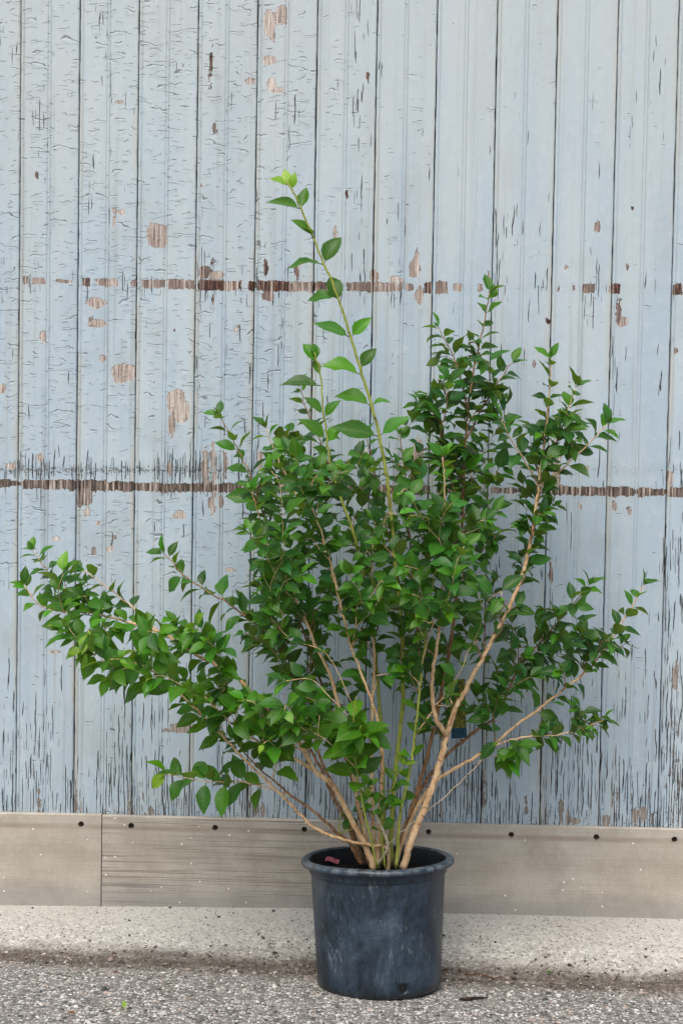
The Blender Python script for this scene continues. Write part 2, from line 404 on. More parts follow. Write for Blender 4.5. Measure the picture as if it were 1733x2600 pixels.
def mat_card():
    M = Mat('plant_label_print')
    g = M.n('TexCoord').outputs['Generated']
    z = M.n('SeparateXYZ', {0: g}).outputs[2]
    f = M.noise(g, 9, 3, 0.6)
    img = M.ramp(f, [(0.35, (0.05, 0.09, 0.02)), (0.5, (0.16, 0.17, 0.03)), (0.65, (0.42, 0.36, 0.06))])
    M.P(Base_Color=M.mix(M.ss(z, 0.17, 0.175), (0.015, 0.08, 0.14), img), Roughness=0.35)
    return M.m

PLANK = mat_plank(); KICK = mat_kick(); ASPH = mat_ground('asphalt', True); CONC = mat_ground('worn_concrete', False)
POT = mat_pot(); LEAF = mat_leaf()
BARK = mat_bark('tan_bark', (0.34, 0.185, 0.085), (0.64, 0.41, 0.215), (0.82, 0.62, 0.39))
BARKD = mat_bark('brown_bark', (0.10, 0.050, 0.026), (0.25, 0.135, 0.066), (0.42, 0.26, 0.14))
SHOOT = mat_bark('green_shoot', (0.16, 0.17, 0.03), (0.26, 0.30, 0.05), (0.38, 0.40, 0.09))
DEAD = mat_bark('dead_twig', (0.30, 0.23, 0.16), (0.46, 0.38, 0.28), (0.62, 0.54, 0.42))
BLACK = mat_simple('dark_gap', (0.012, 0.011, 0.010), 0.9, 0.1, 0.3)
PLAIN = mat_simple('black_plastic', (0.012, 0.013, 0.014), 0.5, 0.3, 0.3)
RUST = mat_simple('rusty_screw', (0.035, 0.022, 0.015), 0.8, 0.2, 0.4, 300)
SOIL = mat_simple('potting_soil', (0.012, 0.009, 0.007), 0.95, 0.1, 0.6, 120, 0.006)
PINK = mat_simple('pink_plastic', (0.62, 0.20, 0.26), 0.4, 0.4, 0.15)
DRY = mat_simple('dry_leaf', (0.13, 0.05, 0.022), 0.7, 0.2, 0.4, 120)
DKDRY = mat_simple('dark_litter', (0.030, 0.020, 0.013), 0.8, 0.2, 0.5, 120)
CARD = mat_card()
M = Mat('loose_grit')
ga = M.n('Attribute', attribute_name='tint').outputs['Color']
M.P(Base_Color=ga, Roughness=0.85); GRIT = M.m

# ------------------------------------------------------------------ ground
GUT_Y = -0.35
POT_BASE = at(962, 2500, -0.45)
SLOPE = math.tan(RAD(6.3)); GX = -0.019                 # asphalt falls towards the wall; it also tips a little along x
GUT_Z = POT_BASE.z - (POT_BASE.y - GUT_Y) * -SLOPE - 0.0
GUT_Z = POT_BASE.z - SLOPE * (GUT_Y - POT_BASE.y)       # pot is nearer the camera, so higher
def wall_foot(x):
    a = [(-1.20, 0.012), (-0.86, 0.018), (-0.23, 0.030), (0.19, 0.026), (0.92, 0.028)]
    return float(np.interp(x, [q[0] for q in a], [q[1] for q in a]))
def asphalt_z(x, y):
    d = np.clip(GUT_Y - y, 0, None)
    up = np.where(d < 1.2, d * SLOPE, 1.2 * SLOPE + (1 - np.exp(-(np.clip(d, 1.2, None) - 1.2) / 0.6)) * 0.6 * SLOPE)
    return GUT_Z + up + GX * np.clip(x - POT_BASE.x, -2.5, 2.5) - np.clip(y - GUT_Y, 0, 1) * 0.25
def axis(*segs):
    out = [segs[0][0]]
    for a, b, st in segs: out += list(np.linspace(a, b, max(2, int(round(abs(b - a) / st)) + 1)))[1:]
    return np.array(out)

gx = axis((-60, -6, 6), (-6, -1.7, 0.3), (-1.7, 1.5, 0.012), (1.5, 6, 0.3), (6, 60, 6))
gy = axis((-90, -8, 6), (-8, -1.2, 0.25), (-1.2, 0.05, 0.012), (0.05, 12, 3))
GXX, GYY = np.meshgrid(gx, gy, indexing='ij')
Z = asphalt_z(GXX, GYY)
near = (np.abs(GXX) < 1.65) & (GYY > -1.15) & (GYY < 0.0)
Z = Z + np.where(near, nr.normal(0, 0.0009, Z.shape), 0)
dp = np.hypot(GXX - POT_BASE.x, GYY - POT_BASE.y)
me = mesh_quads('ground', np.stack([GXX, GYY, Z], -1).reshape(-1, 3), grid_faces(len(gx), len(gy)), ASPH)
ground = link(bpy.data.objects.new('ground', me)); tag(ground, 'worn grey asphalt with light aggregate', kind='structure')

# concrete apron falling from the wall to the gutter
ax_ = axis((-12, -1.7, 0.6), (-1.7, 1.5, 0.014), (1.5, 12, 0.6)); ay = np.linspace(GUT_Y - 0.03, 0.03, 34)
AX, AY = np.meshgrid(ax_, ay, indexing='ij')
foot = np.interp(ax_, [-1.2, -0.86, -0.23, 0.19, 0.92], [0.012, 0.018, 0.030, 0.026, 0.028])[:, None]
t = np.clip(-AY / -GUT_Y, 0, 1.1)
gutz = asphalt_z(AX, np.full_like(AY, GUT_Y))
AZ = foot + 0.004 - (foot + 0.004 - gutz) * (t ** 1.15) + 0.0012
AZ = AZ + nr.normal(0, 0.0006, AZ.shape) + 0.004 * np.sin(AX * 3.1 + 1) * (1 - t) * t * 2
edge_w = vnoise1(len(ax_), 6, nr) * 0.012 + vnoise1(len(ax_), 2, nr) * 0.004
AYw = AY + np.where(t > 0.85, (t - 0.85) / 0.25, 0) * edge_w[:, None]
AZ = AZ - np.clip(t - 0.98, 0, 1) * 0.03
me = mesh_quads('concrete_apron', np.stack([AX, AYw, AZ], -1).reshape(-1, 3), grid_faces(len(ax_), len(ay)), CONC)
apron = link(bpy.data.objects.new('pavement', me)); tag(apron, 'pale worn concrete apron at the foot of the wall', kind='structure')
gbv = BVHTree.FromObject
def ground_at(x, y):
    za = float(asphalt_z(np.array(x), np.array(y)))
    if y > GUT_Y - 0.02:
        i = int(np.clip(np.searchsorted(ax_, x), 0, len(ax_) - 1)); j = int(np.clip(np.searchsorted(ay, y), 0, len(ay) - 1))
        za = max(za, float(AZ[i, j]))
    return za
def on_ground(px, py):
    """where the sight line through this pixel meets the ground"""
    d = (CR @ Vector(((px - PW / 2) / PF, -(py - PH / 2) / PF, -1.0))).normalized()
    s = 3.0
    while s < 6:
        q = CAM + d * s
        if q.z <= ground_at(q.x, q.y): return Vector((q.x, q.y, ground_at(q.x, q.y)))
        s += 0.004
    return q

# loose grit
def grit(name, n, ysel, rad, cols, zoff, label):
    octa = np.array([(1, 0, 0), (-1, 0, 0), (0, 1, 0), (0, -1, 0), (0, 0, 1), (0, 0, -1)], float)
    of = np.array([(0, 2, 4), (2, 1, 4), (1, 3, 4), (3, 0, 4), (2, 0, 5), (1, 2, 5), (3, 1, 5), (0, 3, 5)])
    V, F, T = [], [], []
    for i in range(n):
        x = nr.uniform(-1.45, 1.35); y = ysel()
        if math.hypot(x - POT_BASE.x, y - POT_BASE.y) < 0.172: continue
        r0 = rad * float(np.exp(nr.normal(0, 0.4)))
        q = octa * (r0 * nr.uniform(0.6, 1.4, 3) * np.array([1, 1, 0.65])) + nr.normal(0, r0 * 0.16, (6, 3))
        a = nr.uniform(0, 6.28); c, s = math.cos(a), math.sin(a)
        q = q @ np.array([[c, s, 0], [-s, c, 0], [0, 0, 1]])
        F.append(of + len(V) * 6); V.append(q + np.array([x, y, ground_at(x, y) + r0 * zoff]))
        T.append(np.tile(np.array([*cols[nr.integers(len(cols))], 1.0]) * np.array([*([nr.uniform(0.8, 1.2)] * 3), 1]), (6, 1)))
    me = mesh_np(name, np.concatenate(V), np.concatenate(F), GRIT, False)
    at_ = me.attributes.new('tint', 'FLOAT_COLOR', 'POINT'); at_.data.foreach_set('color', np.concatenate(T).astype(np.float32).ravel())
    return tag(link(bpy.data.objects.new(name, me)), label, 'gravel', kind='stuff')
grit('gravel', 5200, lambda: nr.uniform(-1.0, -0.37), 0.0034, [(0.42, 0.40, 0.37), (0.55, 0.53, 0.50), (0.28, 0.26, 0.24), (0.16, 0.15, 0.145), (0.05, 0.05, 0.05), (0.34, 0.27, 0.22)], 0.05, 'grey and white stone chips set in the asphalt')
grit('sand', 1500, lambda: float(np.clip(nr.normal(-0.34, 0.05), -0.5, -0.05)), 0.0028, [(0.42, 0.38, 0.32), (0.10, 0.07, 0.05), (0.05, 0.036, 0.026), (0.25, 0.20, 0.16)], 0.2, 'brown silt and chips gathered along the gutter')
grit('grit', 260, lambda: nr.uniform(-0.33, -0.02), 0.0030, [(0.03, 0.028, 0.026), (0.06, 0.05, 0.045), (0.5, 0.46, 0.4)], 0.3, 'dark specks of grit on the pale concrete')

# ------------------------------------------------------------------ plank wall
PWID = 0.1801; X0 = -1.1455                              # joints at X0 + k*PWID
Z0, Z1 = 0.285, 3.02
NZ = 440
zs = np.linspace(Z0, Z1, NZ)
prof = [(-0.0893, 0.016), (-0.0891, 0.004), (-0.0878, 0.0006), (-0.084, -0.0004), (-0.0795, 0.0004), (-0.0782, 0.0026), (-0.0766, 0.0028), (-0.0752, 0.0003)]
flat1 = np.linspace(-0.0752, -0.0078, 14)[1:]
bead = [(-0.0064, 0.0006), (-0.0054, 0.0026), (-0.0042, 0.0024), (-0.0030, 0.0002), (0.0, -0.0008), (0.0030, 0.0002), (0.0042, 0.0024), (0.0054, 0.0026), (0.0064, 0.0006)]
flat2 = np.linspace(0.0078, 0.0868, 16)
prof += [(x, 0.0) for x in flat1] + bead + [(x, 0.0) for x in flat2] + [(0.0881, 0.0010), (0.0891, 0.004), (0.0893, 0.016)]
prof = np.array(prof); NP = len(prof)

def wx(px, py):
    q = at(px, py, 0.0); return q.x, q.z
S0 = 0.001205                                            # metres per photograph pixel on the wall
chips = [  # cx, cy, rx, ry, darkness, squareness
 (398,597,24,29,.30,3),(448,1020,22,30,.15,3),(460,1046,20,30,.1,2),(436,1080,11,24,.25,3),(314,947,27,22,.25,4),(243,768,24,12,.3,2),(245,820,21,10,.25,3),(230,812,5,16,.7,2),
 (108,851,9,12,.35,2),(684,62,14,34,.05,3),(714,39,13,24,.3,4),(694,92,7,12,.6,2),(685,153,14,12,0,4),(690,215,10,14,0,2),(704,228,14,6,.1,2),(536,147,4,44,.9,2),(534,185,4,16,.9,2),(545,331,7,15,.7,3),
 (635,206,13,7,.3,2),(301,259,9,6,.2,3),(302,536,15,6,.15,3),(290,553,4,18,.4,2),(932,194,5,14,.9,2),(1052,684,13,18,.5,2),(1056,655,5,24,.6,2),(1517,577,7,15,.6,2),(1437,677,5,5,.8,4),(1592,680,4,8,.5,2),
 (1570,790,7,26,.75,3),(1582,818,10,12,.3,3),(1715,891,6,11,.7,4),(1354,925,5,9,.6,2),(541,760,4,18,.8,2),(543,785,4,12,.2,2),(261,911,8,9,.3,3),(458,1309,15,10,.1,2),(222,1297,7,11,.4,3),(247,1328,9,5,.1,2),
 (139,1367,12,7,.15,2),(239,1400,5,8,.5,3),(277,1394,9,7,.1,2),(583,1447,10,5,.1,2),(141,1655,14,4,.0,2),(461,1849,30,12,.3,2),(440,1855,30,5,.3,2),(6,989,12,9,.1,2),(28,1183,17,8,.05,2),(100,1163,10,10,.3,2),
 (1612,2074,8,22,.25,2),(1630,2066,10,20,.2,2),(1537,2086,10,16,.4,2),(1335,2045,4,22,.5,2),(1399,1461,5,20,.6,2),(1712,1711,8,26,.4,3),(1410,1180,12,60,.45,2),(1480,1190,10,8,.3,3),(1699,1215,8,26,.4,2),(1560,1283,5,10,.6,2),(1595,1296,5,10,.6,2),
 (543,1250,6,60,.4,2),(536,1276,7,18,.7,2),(560,1272,5,14,.7,2),(572,1190,6,26,.6,2),(430,1190,5,18,.6,2),(520,1180,8,50,.6,2),(540,1170,6,40,.5,2),
 (660,1170,8,26,.3,2),(218,1258,16,26,.8,2),(205,1262,8,30,.8,2),(520,690,14,14,.8,3),(536,680,3,30,.95,2),(548,700,22,10,.3,2),(674,680,5,16,.95,2),(680,752,14,12,.8,2),(1064,750,10,20,.4,2),(950,700,10,14,.4,2),(1004,712,18,10,.15,2),
 (1062,1155,14,40,.25,2),(100,2040,4,34,.55,2),(192,2046,5,24,.5,2),(204,2052,4,18,.4,2),(330,2050,4,20,.7,2),(385,2058,5,14,.45,2),(650,2050,7,26,.45,2),(668,2056,6,22,.5,2),(1424,2060,5,26,.4,2),(1440,2070,6,20,.4,2),(1462,2085,12,8,.35,2),(1120,2060,4,20,.6,2),(1230,2010,3,30,.5,2),
 (755,690,5,20,.9,2),(850,600,4,14,.6,2),(1240,700,3,10,.5,2),(443,837,3,4,1,2),(606,830,3,4,1,2),(598,838,5,7,0,2),(1603,527,4,5,1,2),(1390,817,4,6,1,2),(757,677,4,10,.2,2),(512,470,3,7,1,2),(1600,1290,3,5,1,2),(290,1365,2,3,1,2),(93,440,3,10,.8,2),(880,494,3,8,1,2),(1470,1290,3,14,.5,2)]
band1 = [(61,72,13,.55),(83,114,11,.25),(144,183,5,.5),(210,226,14,.75),(247,277,12,.5),(279,300,12,.15),(333,347,11,.5),(361,419,13,.5),(427,494,15,.55),(505,569,17,.93),(572,578,15,.1),(580,611,15,.93),(633,647,15,.9),
 (658,735,17,.85),(735,794,15,.5),(794,830,16,.75),(882,949,15,.6),(957,1018,14,.45),(1029,1049,13,.5),(1077,1093,18,.85),(1107,1134,20,.6),(1149,1171,13,.25),(1213,1222,13,.4),(1416,1421,9,.6),(1452,1457,9,.6),(1479,1506,14,.6),(1546,1552,16,.5),(1558,1571,16,.85),(1709,1729,17,.8)]
band2 = [(-400,-44,13,.85),(-40,26,13,.85),(24,62,7,.8),(190,200,12,.8),(268,280,12,.8),(338,354,10,.8),(488,500,12,.8),(640,662,12,.8),(1464,1472,9,.8),(1536,1546,9,.8),(1606,1620,9,.8),(1680,1697,9,.8),(1760,2200,12,.8),(60,182,16,.70),(182,190,17,.75),(198,268,18,.78),(279,338,17,.93),(352,415,15,.75),(418,490,15,.95),(499,562,15,.82),(565,640,17,.72),(660,790,15,.7),(800,940,14,.7),(960,1090,14,.7),(1110,1180,12,.6),(1246,1300,9,.5),
 (1300,1404,8,.7),(1401,1464,15,.72),(1470,1537,15,.80),(1544,1607,17,.88),(1619,1637,17,.7),(1637,1682,12,.97),(1695,1760,16,.92)]
def b1y(px): return np.interp(px, [0, 83, 583, 900, 1251, 1733], [708, 712, 725, 728, 731, 733])
def b2y(px): return np.interp(px, [0, 111, 455, 1423, 1733], [1226, 1230, 1238, 1246, 1250])
feat = []
for (cx, cy, rx, ry, dk, sq) in chips:
    x, z = wx(cx, cy); feat.append((x, z, rx * S0, ry * S0, dk, sq))
bands = []
for segs, fy in ((band1, b1y), (band2, b2y)):
    for (a, b, hh, dk) in segs:
        cx = (a + b) / 2; x, z = wx(cx, float(fy(cx))); bands.append((x, z, (b - a) / 2 * S0, hh * S0 * (0.80 if segs is band1 else 0.78), min(1, dk * 1.15 + (0.2 if segs is band2 else 0.05)), 0))
# photo pixel of a wall point, for regional wear read off the photograph
def to_px(x, z):
    R_ = np.array(CR).T
    d = np.stack([x - CAM.x, np.full_like(x, -CAM.y), z - CAM.z], -1) @ R_.T
    return PW / 2 + PF * d[..., 0] / -d[..., 2], PH / 2 - PF * d[..., 1] / -d[..., 2]
def blob(px, py, cx, cy, rx, ry):
    return np.exp(-(((px - cx) / rx) ** 2 + ((py - cy) / ry) ** 2))
def sst(x, a, b):
    t_ = np.clip((x - a) / (b - a), 0, 1); return t_ * t_ * (3 - 2 * t_)

wall = empty('wooden_wall', (0, 0, Z0))
tag(wall, 'pale grey-blue beadboard wall of upright planks with peeling paint', 'wall')
kmin, kmax = -6, 18
for k in range(kmin, kmax):
    xc = X0 + (k + 0.5) * PWID
    r = np.random.default_rng(100 + k)
    X = np.repeat(prof[:, 0][:, None], NZ, 1); Y = np.repeat(prof[:, 1][:, None], NZ, 1)
    el = vnoise1(NZ, 5, r) * 0.0007 + vnoise1(NZ, 40, r) * 0.0010; er = vnoise1(NZ, 5, r) * 0.0007 + vnoise1(NZ, 40, r) * 0.0010
    X[:3] += np.abs(el) * 0.9; X[-4:] -= np.abs(er) * 1.2
    Y += r.uniform(-0.0012, 0.0012) + vnoise1(NZ, 90, r)[None, :] * 0.0012
    Y += (prof[:, 0][:, None] / 0.09) ** 2 * r.uniform(-0.0012, 0.0018)
    ZZ = np.repeat(zs[None, :], NP, 0)
    wxx = X + xc; px, py = to_px(wxx, ZZ)
    # fields
    sdf = np.full(X.shape, -2.0); dark = np.full(X.shape, 0.35)
    for (x, z, rx, rz, dk, sq) in feat:
        if abs(x - xc) > 0.16: continue
        q = (np.abs((wxx - x) / rx) ** sq + np.abs((ZZ - z) / rz) ** sq) ** (1 / sq)
        s_ = np.clip((1.05 - q) * min(rx, rz) / 0.008, -2, 1.2)
        dark = np.where(s_ > np.maximum(sdf, -0.9), dk, dark); sdf = np.maximum(sdf, s_)
    jag = np.zeros(NP) + np.array([r.uniform(-1, 1) for _ in range(NP)])
    for (x, z, rx, rz, dk, sq) in bands:
        if abs(x - xc) > 0.25: continue
        dz = np.where(ZZ > z, (ZZ - z) / (rz * (0.95 + 0.06 * jag[:, None])), (z - ZZ) / (rz * (1.0 + 0.16 * jag[:, None])))
        s_ = np.minimum((rx + 0.002 - np.abs(wxx - x)) / 0.006, (1.0 - dz) * rz / 0.006)
        s_ = np.clip(s_, -2, 1.6)
        dark = np.where(s_ > np.maximum(sdf, -0.9), dk, dark); sdf = np.maximum(sdf, s_)
    vc = 0.11 + 0.10 * r.uniform(-1, 1) + vnoise1(NZ, 60, r)[None, :] * 0.12
    vc = vc + 0.50 * sst(py, 1780, 2050) + 0.28 * sst(py, 1550, 1850)
    vc = vc + 0.60 * np.exp(-((py - 1195) / 48) ** 2) * sst(px, 760, 560) + 0.25 * np.exp(-((py - 1190) / 40) ** 2)
    vc = vc + 0.55 * blob(px, py, 535, 900, 40, 700) + 0.45 * blob(px, py, 1140, 330, 45, 200) + 0.35 * blob(px, py, 930, 300, 40, 500)
    vc = vc + 0.75 * sst(px, 1672, 1690) * sst(py, 1000, 1450) + 0.30 * blob(px, py, 690, 1000, 60, 300) + 0.5 * blob(px, py, 400, 1900, 60, 260)
    vc = vc + 0.35 * blob(px, py, 1400, 1800, 50, 400) + 0.3 * blob(px, py, 1300, 350, 40, 300) + 0.3 * np.exp(-((py - 730) / 40) ** 2)
    hc = 0.10 + 0.72 * sst(px, 1130, 620) * (1 - 0.7 * sst(py, 1300, 1700)) + 0.28 * blob(px, py, 1030, 250, 90, 500) + vnoise1(NZ, 30, r)[None, :] * 0.10
    hc = hc * (1 - 0.75 * np.exp(-((py - 1200) / 60) ** 2))
    gri = 0.8 * np.exp(-((py - 1193) / 16) ** 2) * (0.55 + 0.45 * sst(px, 700, 500)) + 0.35 * np.exp(-((py - b1y(px)) / 13) ** 2) + 0.55 * np.exp(-((py - 1262) / 24) ** 2) * 0.6
    gri = gri + 0.45 * sst(py, 1960, 2090)
    edge = sst(np.abs(X), 0.068, 0.088)
    V = np.stack([X, Y, ZZ - Z0], -1)
    F = grid_faces(NP, NZ)[:, ::-1]
    me = mesh_quads('plank', V.reshape(-1, 3), F[:, ::-1], PLANK)
    for nm, arr in (('wear_a', (sdf, dark, gri)), ('wear_b', (np.clip(vc, 0, 1), np.clip(hc, 0, 1), edge))):
        A = me.attributes.new(nm, 'FLOAT_VECTOR', 'POINT')
        A.data.foreach_set('vector', np.stack([np.broadcast_to(a, X.shape) for a in arr], -1).astype(np.float32).ravel())
    o = link(bpy.data.objects.new('plank', me), wall); o.location = (xc, 0, 0)
xa, xb = X0 + kmin * PWID, X0 + kmax * PWID
bm = bmesh.new()
bmesh.ops.create_cube(bm, size=1, matrix=Matrix.Translation(((xa + xb) / 2, 0.035, (Z1 - Z0) / 2)) @ Matrix.Diagonal((xb - xa, 0.03, Z1 - Z0, 1)))
me = bpy.data.meshes.new('backing_board'); bm.to_mesh(me); bm.free(); me.materials.append(BLACK)
link(bpy.data.objects.new('backing_board', me), wall)

# ------------------------------------------------------------------ kickboards with screw holes
KY = -0.016                                               # front face
def kickboard(xl, xr, zl, zr, bl, br, holes, label):
    """a board from xl to xr; tops zl, zr and feet bl, br; holes are (x, z)"""
    root = empty('kickboard', ((xl + xr) / 2, 0, min(bl, br))); ox, oz = root.location.x, root.location.z
    tag(root, label, 'board', 'kickboards along the wall')
    a = 0.017; rad = 0.0095; NSEG = 16
    bm = bmesh.new(); cache = {}
    top = lambda x: zl + (zr - zl) * (x - xl) / (xr - xl)
    foot_ = lambda x: bl + (br - bl) * (x - xl) / (xr - xl)
    xs = [xl]
    for h in holes: xs += [h[0] - a, h[0] + a]
    xs.append(xr)
    def vert(x, y, z):
        key = (round(x, 5), round(y, 5), round(z, 5))
        if key not in cache: cache[key] = bm.verts.new((x - ox, y, z - oz))
        return cache[key]
    def face(*q):
        try: bm.faces.new(q)
        except ValueError: pass
    B = 0.003
    for i in range(len(xs) - 1):
        x0, x1 = xs[i], xs[i + 1]
        hole = (i % 2 == 1)
        n = 1 if hole else max(1, int((x1 - x0) / 0.08))
        for s in range(n):
            p0 = x0 + (x1 - x0) * s / n; p1 = x0 + (x1 - x0) * (s + 1) / n
            if hole:
                hz = holes[i // 2][1]
                lo, hi = hz - a, hz + a
            else:
                lo = hi = None
            if hole:
                face(vert(p0, KY, foot_(p0)), vert(p1, KY, foot_(p1)), vert(p1, KY, lo), vert(p0, KY, lo))
                face(vert(p0, KY, hi), vert(p1, KY, hi), vert(p1, KY, top(p1) - B), vert(p0, KY, top(p0) - B))
                sq = []
                for kx in range(NSEG):
                    an = 2 * math.pi * kx / NSEG + math.pi / 4
                    c, s_ = math.cos(an), math.sin(an); m_ = max(abs(c), abs(s_))
                    sq.append((holes[i // 2][0] + a * c / m_, hz + a * s_ / m_, holes[i // 2][0] + rad * c, hz + rad * s_))
                for kx in range(NSEG):
                    A_, B_ = sq[kx], sq[(kx + 1) % NSEG]
                    face(vert(A_[0], KY, A_[1]), vert(A_[2], KY, A_[3]), vert(B_[2], KY, B_[3]), vert(B_[0], KY, B_[1]))
                    face(vert(A_[2], KY, A_[3]), vert(A_[2], -0.002, A_[3]), vert(B_[2], -0.002, B_[3]), vert(B_[2], KY, B_[3]))
            else:
                face(vert(p0, KY, foot_(p0)), vert(p1, KY, foot_(p1)), vert(p1, KY, top(p1) - B), vert(p0, KY, top(p0) - B))
            face(vert(p0, KY, top(p0) - B), vert(p1, KY, top(p1) - B), vert(p1, KY + B, top(p1)), vert(p0, KY + B, top(p0)))
            face(vert(p0, KY + B, top(p0)), vert(p1, KY + B, top(p1)), vert(p1, -0.0015, top(p1)), vert(p0, -0.0015, top(p0)))
            face(vert(p0, -0.0015, foot_(p0)), vert(p1, -0.0015, foot_(p1)), vert(p1, KY, foot_(p1)), vert(p0, KY, foot_(p0)))
    for x in (xl, xr):
        face(vert(x, KY, foot_(x)), vert(x, KY, top(x) - B), vert(x, KY + B, top(x)), vert(x, -0.0015, top(x)), vert(x, -0.0015, foot_(x)))
    bmesh.ops.recalc_face_normals(bm, faces=bm.faces)
    me = bpy.data.meshes.new('board'); bm.to_mesh(me); bm.free(); me.materials.append(KICK)
    link(bpy.data.objects.new('board', me), root)
    for (x, z) in holes:
        V, F = lathe([(0.0001, 0.0034), (0.0022, 0.0034), (0.0030, 0.0030), (0.0062, 0.0046), (0.0078, 0.0036), (0.0084, 0.0)], 16)
        me = mesh_np('screw', V, F, RUST); s = link(bpy.data.objects.new('screw', me), root)
        s.rotation_euler = (RAD(90), 0, 0); s.location = (x - ox, -0.0035, z - oz)
hp = [(206, 2093), (333, 2097), (546, 2102), (772, 2107), (1087, 2113), (1297, 2120), (1513, 2126), (1711, 2132)]
hw = [(at(a, b, KY).x, at(a, b, KY).z) for a, b in hp]
seam = at(258, 2180, KY).x
def top_at(px): return at(px, float(np.interp(px, [0, 258, 483, 1218, 1728], [2064, 2068, 2073, 2091, 2105])), KY)
tl, tm, tr_ = top_at(0), top_at(259), top_at(1728)
extraL = [(seam - 0.55, hw[0][1] + 0.002), (seam - 1.0, hw[0][1] + 0.002)]
sl = (tm.z - tl.z) / (tm.x - tl.x); sr = (tr_.z - tm.z) / (tr_.x - tm.x)
XL, XR = seam - 1.25, seam + 2.44
kickboard(XL, seam - 0.0016, tm.z + sl * (XL - seam), tm.z, 0.006, 0.008, [(x, hw[0][1]) for x in (seam - 1.1, seam - 0.7, seam - 0.36)] + [hw[0]], 'grey-tan kickboard with grey foot, ending at the rust-dark seam')
kickboard(seam + 0.0016, XR, tm.z - 0.002, tm.z + sr * (XR - seam), 0.008, 0.016, hw[1:] + [(1.08, hw[-1][1])], 'long tan kickboard with white paint specks running behind the pot')

# ------------------------------------------------------------------ pot
rimc = at(958, 2176, POT_BASE.y + 0.036)
axisv = (rimc - POT_BASE).normalized()
PH_ = 0.352
POT_BASE = POT_BASE + Vector((0, 0, 0.002))
pot = empty('plant_pot', POT_BASE)
pot.rotation_mode = 'QUATERNION'; pot.rotation_quaternion = Vector((0, 0, 1)).rotation_difference(axisv)
PM = Matrix.Translation(POT_BASE) @ pot.rotation_quaternion.to_matrix().to_4x4()
pot.scale = (1.027, 1.027, 1.0)
tag(pot, 'scuffed black plastic nursery pot, blue sky reflection in its colour, standing on the asphalt', 'pot')
SEG = 128
zz = [0.0, 0.004, 0.010, 0.018, 0.027, 0.036, 0.046, 0.06, 0.09, 0.13, 0.17, 0.21, 0.25, 0.28, 0.302]
def rad_at(z): return 0.1665 + (0.1815 - 0.1665) * (z / 0.30)
pr = [(0.150, 0.0)] + [(rad_at(z) - (0.004 if z == 0 else 0.0012 if z < 0.005 else 0), z) for z in zz]
pr += [(0.1815, 0.306), (0.1832, 0.3085), (0.1850, 0.3095), (0.1872, 0.313), (0.1880, 0.330)]
inner = [(0.1850, 0.345), (0.1838, 0.33), (0.181, 0.305), (0.178, 0.27), (0.1636, 0.012)]
V, F = lathe(pr + [(0.1885, 0.3335)], SEG)
V = [Vector(v) for v in V]
rr_ = np.random.default_rng(5)
dn = [vnoise1(SEG, 9, rr_) for _ in range(len(pr) + 1)]
for i in range(len(pr) + 1):
    for k in range(SEG):
        v = V[i * SEG + k]; s = 1 + 0.0022 * math.sin(3 * 2 * math.pi * k / SEG + 0.9) * (i / len(pr)); v.x *= s; v.y *= s
# drain holes near the foot: leave faces out
def hole_cells(px):
    a0 = None
    best = []
    for k in range(SEG):
        a = 2 * math.pi * k / SEG
        q = PM @ Vector((math.cos(a) * 0.168, math.sin(a) * 0.168, 0.02))
        if q.y > PM.translation.y + 0.02: continue
        d = (CR.transposed() @ (q - CAM)); u = PW / 2 + PF * d.x / -d.z
        best.append((abs(u - px), k))
    return min(best)[1]
cut, extra = set(), []
I0, I1, HW = 3, 7, 3                                   # rows and half width of the patch each hole is set in
for px in (1020, 808):
    k0 = hole_cells(px)
    for i in range(I0, I1):
        for dk in range(-HW, HW): cut.add((i, (k0 + dk) % SEG))
    ring = [(I0, dk) for dk in range(-HW, HW)] + [(i, HW) for i in range(I0, I1)] + [(I1, dk) for dk in range(HW, -HW, -1)] + [(i, -HW) for i in range(I1, I0, -1)]
    zc = (pr[I0][1] + pr[I1][1]) / 2; base_i = len(V)
    for (i, dk) in ring:
        z_ = pr[i][1]; ax2 = dk * 2 * math.pi / SEG * 0.168; dz_ = z_ - zc
        an = math.atan2(dz_ / 0.018, ax2 / 0.025); hx, hz = 0.0105 * math.cos(an), 0.0125 * math.sin(an)
        for r_off in (0.0, -0.0035):
            th = 2 * math.pi * k0 / SEG + hx / 0.168; rr0 = rad_at(zc + hz) + r_off
            V.append(Vector((math.cos(th) * rr0, math.sin(th) * rr0, zc + hz)))
    n_ = len(ring)
    for q_ in range(n_):
        (i, dk), (i2, dk2) = ring[q_], ring[(q_ + 1) % n_]; q2 = (q_ + 1) % n_
        o1, o2 = i * SEG + (k0 + dk) % SEG, i2 * SEG + (k0 + dk2) % SEG
        extra.append((o1, o2, base_i + 2 * q2, base_i + 2 * q_)); extra.append((base_i + 2 * q_, base_i + 2 * q2, base_i + 2 * q2 + 1, base_i + 2 * q_ + 1))
F = [f for idx, f in enumerate(F) if (idx // SEG, idx % SEG) not in cut] + extra
me = mesh_np('body', V, F, POT); body = link(bpy.data.objects.new('body', me), pot)
rim_pr = [(0.1885, 0.3325), (0.1925, 0.3320), (0.2010, 0.3318), (0.2058, 0.3330), (0.2080, 0.3365), (0.2085, 0.3415), (0.2072, 0.3460), (0.2040, 0.3485), (0.1990, 0.3500), (0.1930, 0.3508), (0.1885, 0.3500), (0.1858, 0.3470)] + inner
V, F = lathe(rim_pr, SEG); V = [Vector(v) for v in V]
wob = vnoise1(SEG, 7, rr_); wob[-10:] = np.linspace(wob[-10], wob[0], 10); wo2 = vnoise1(SEG, 2, rr_)
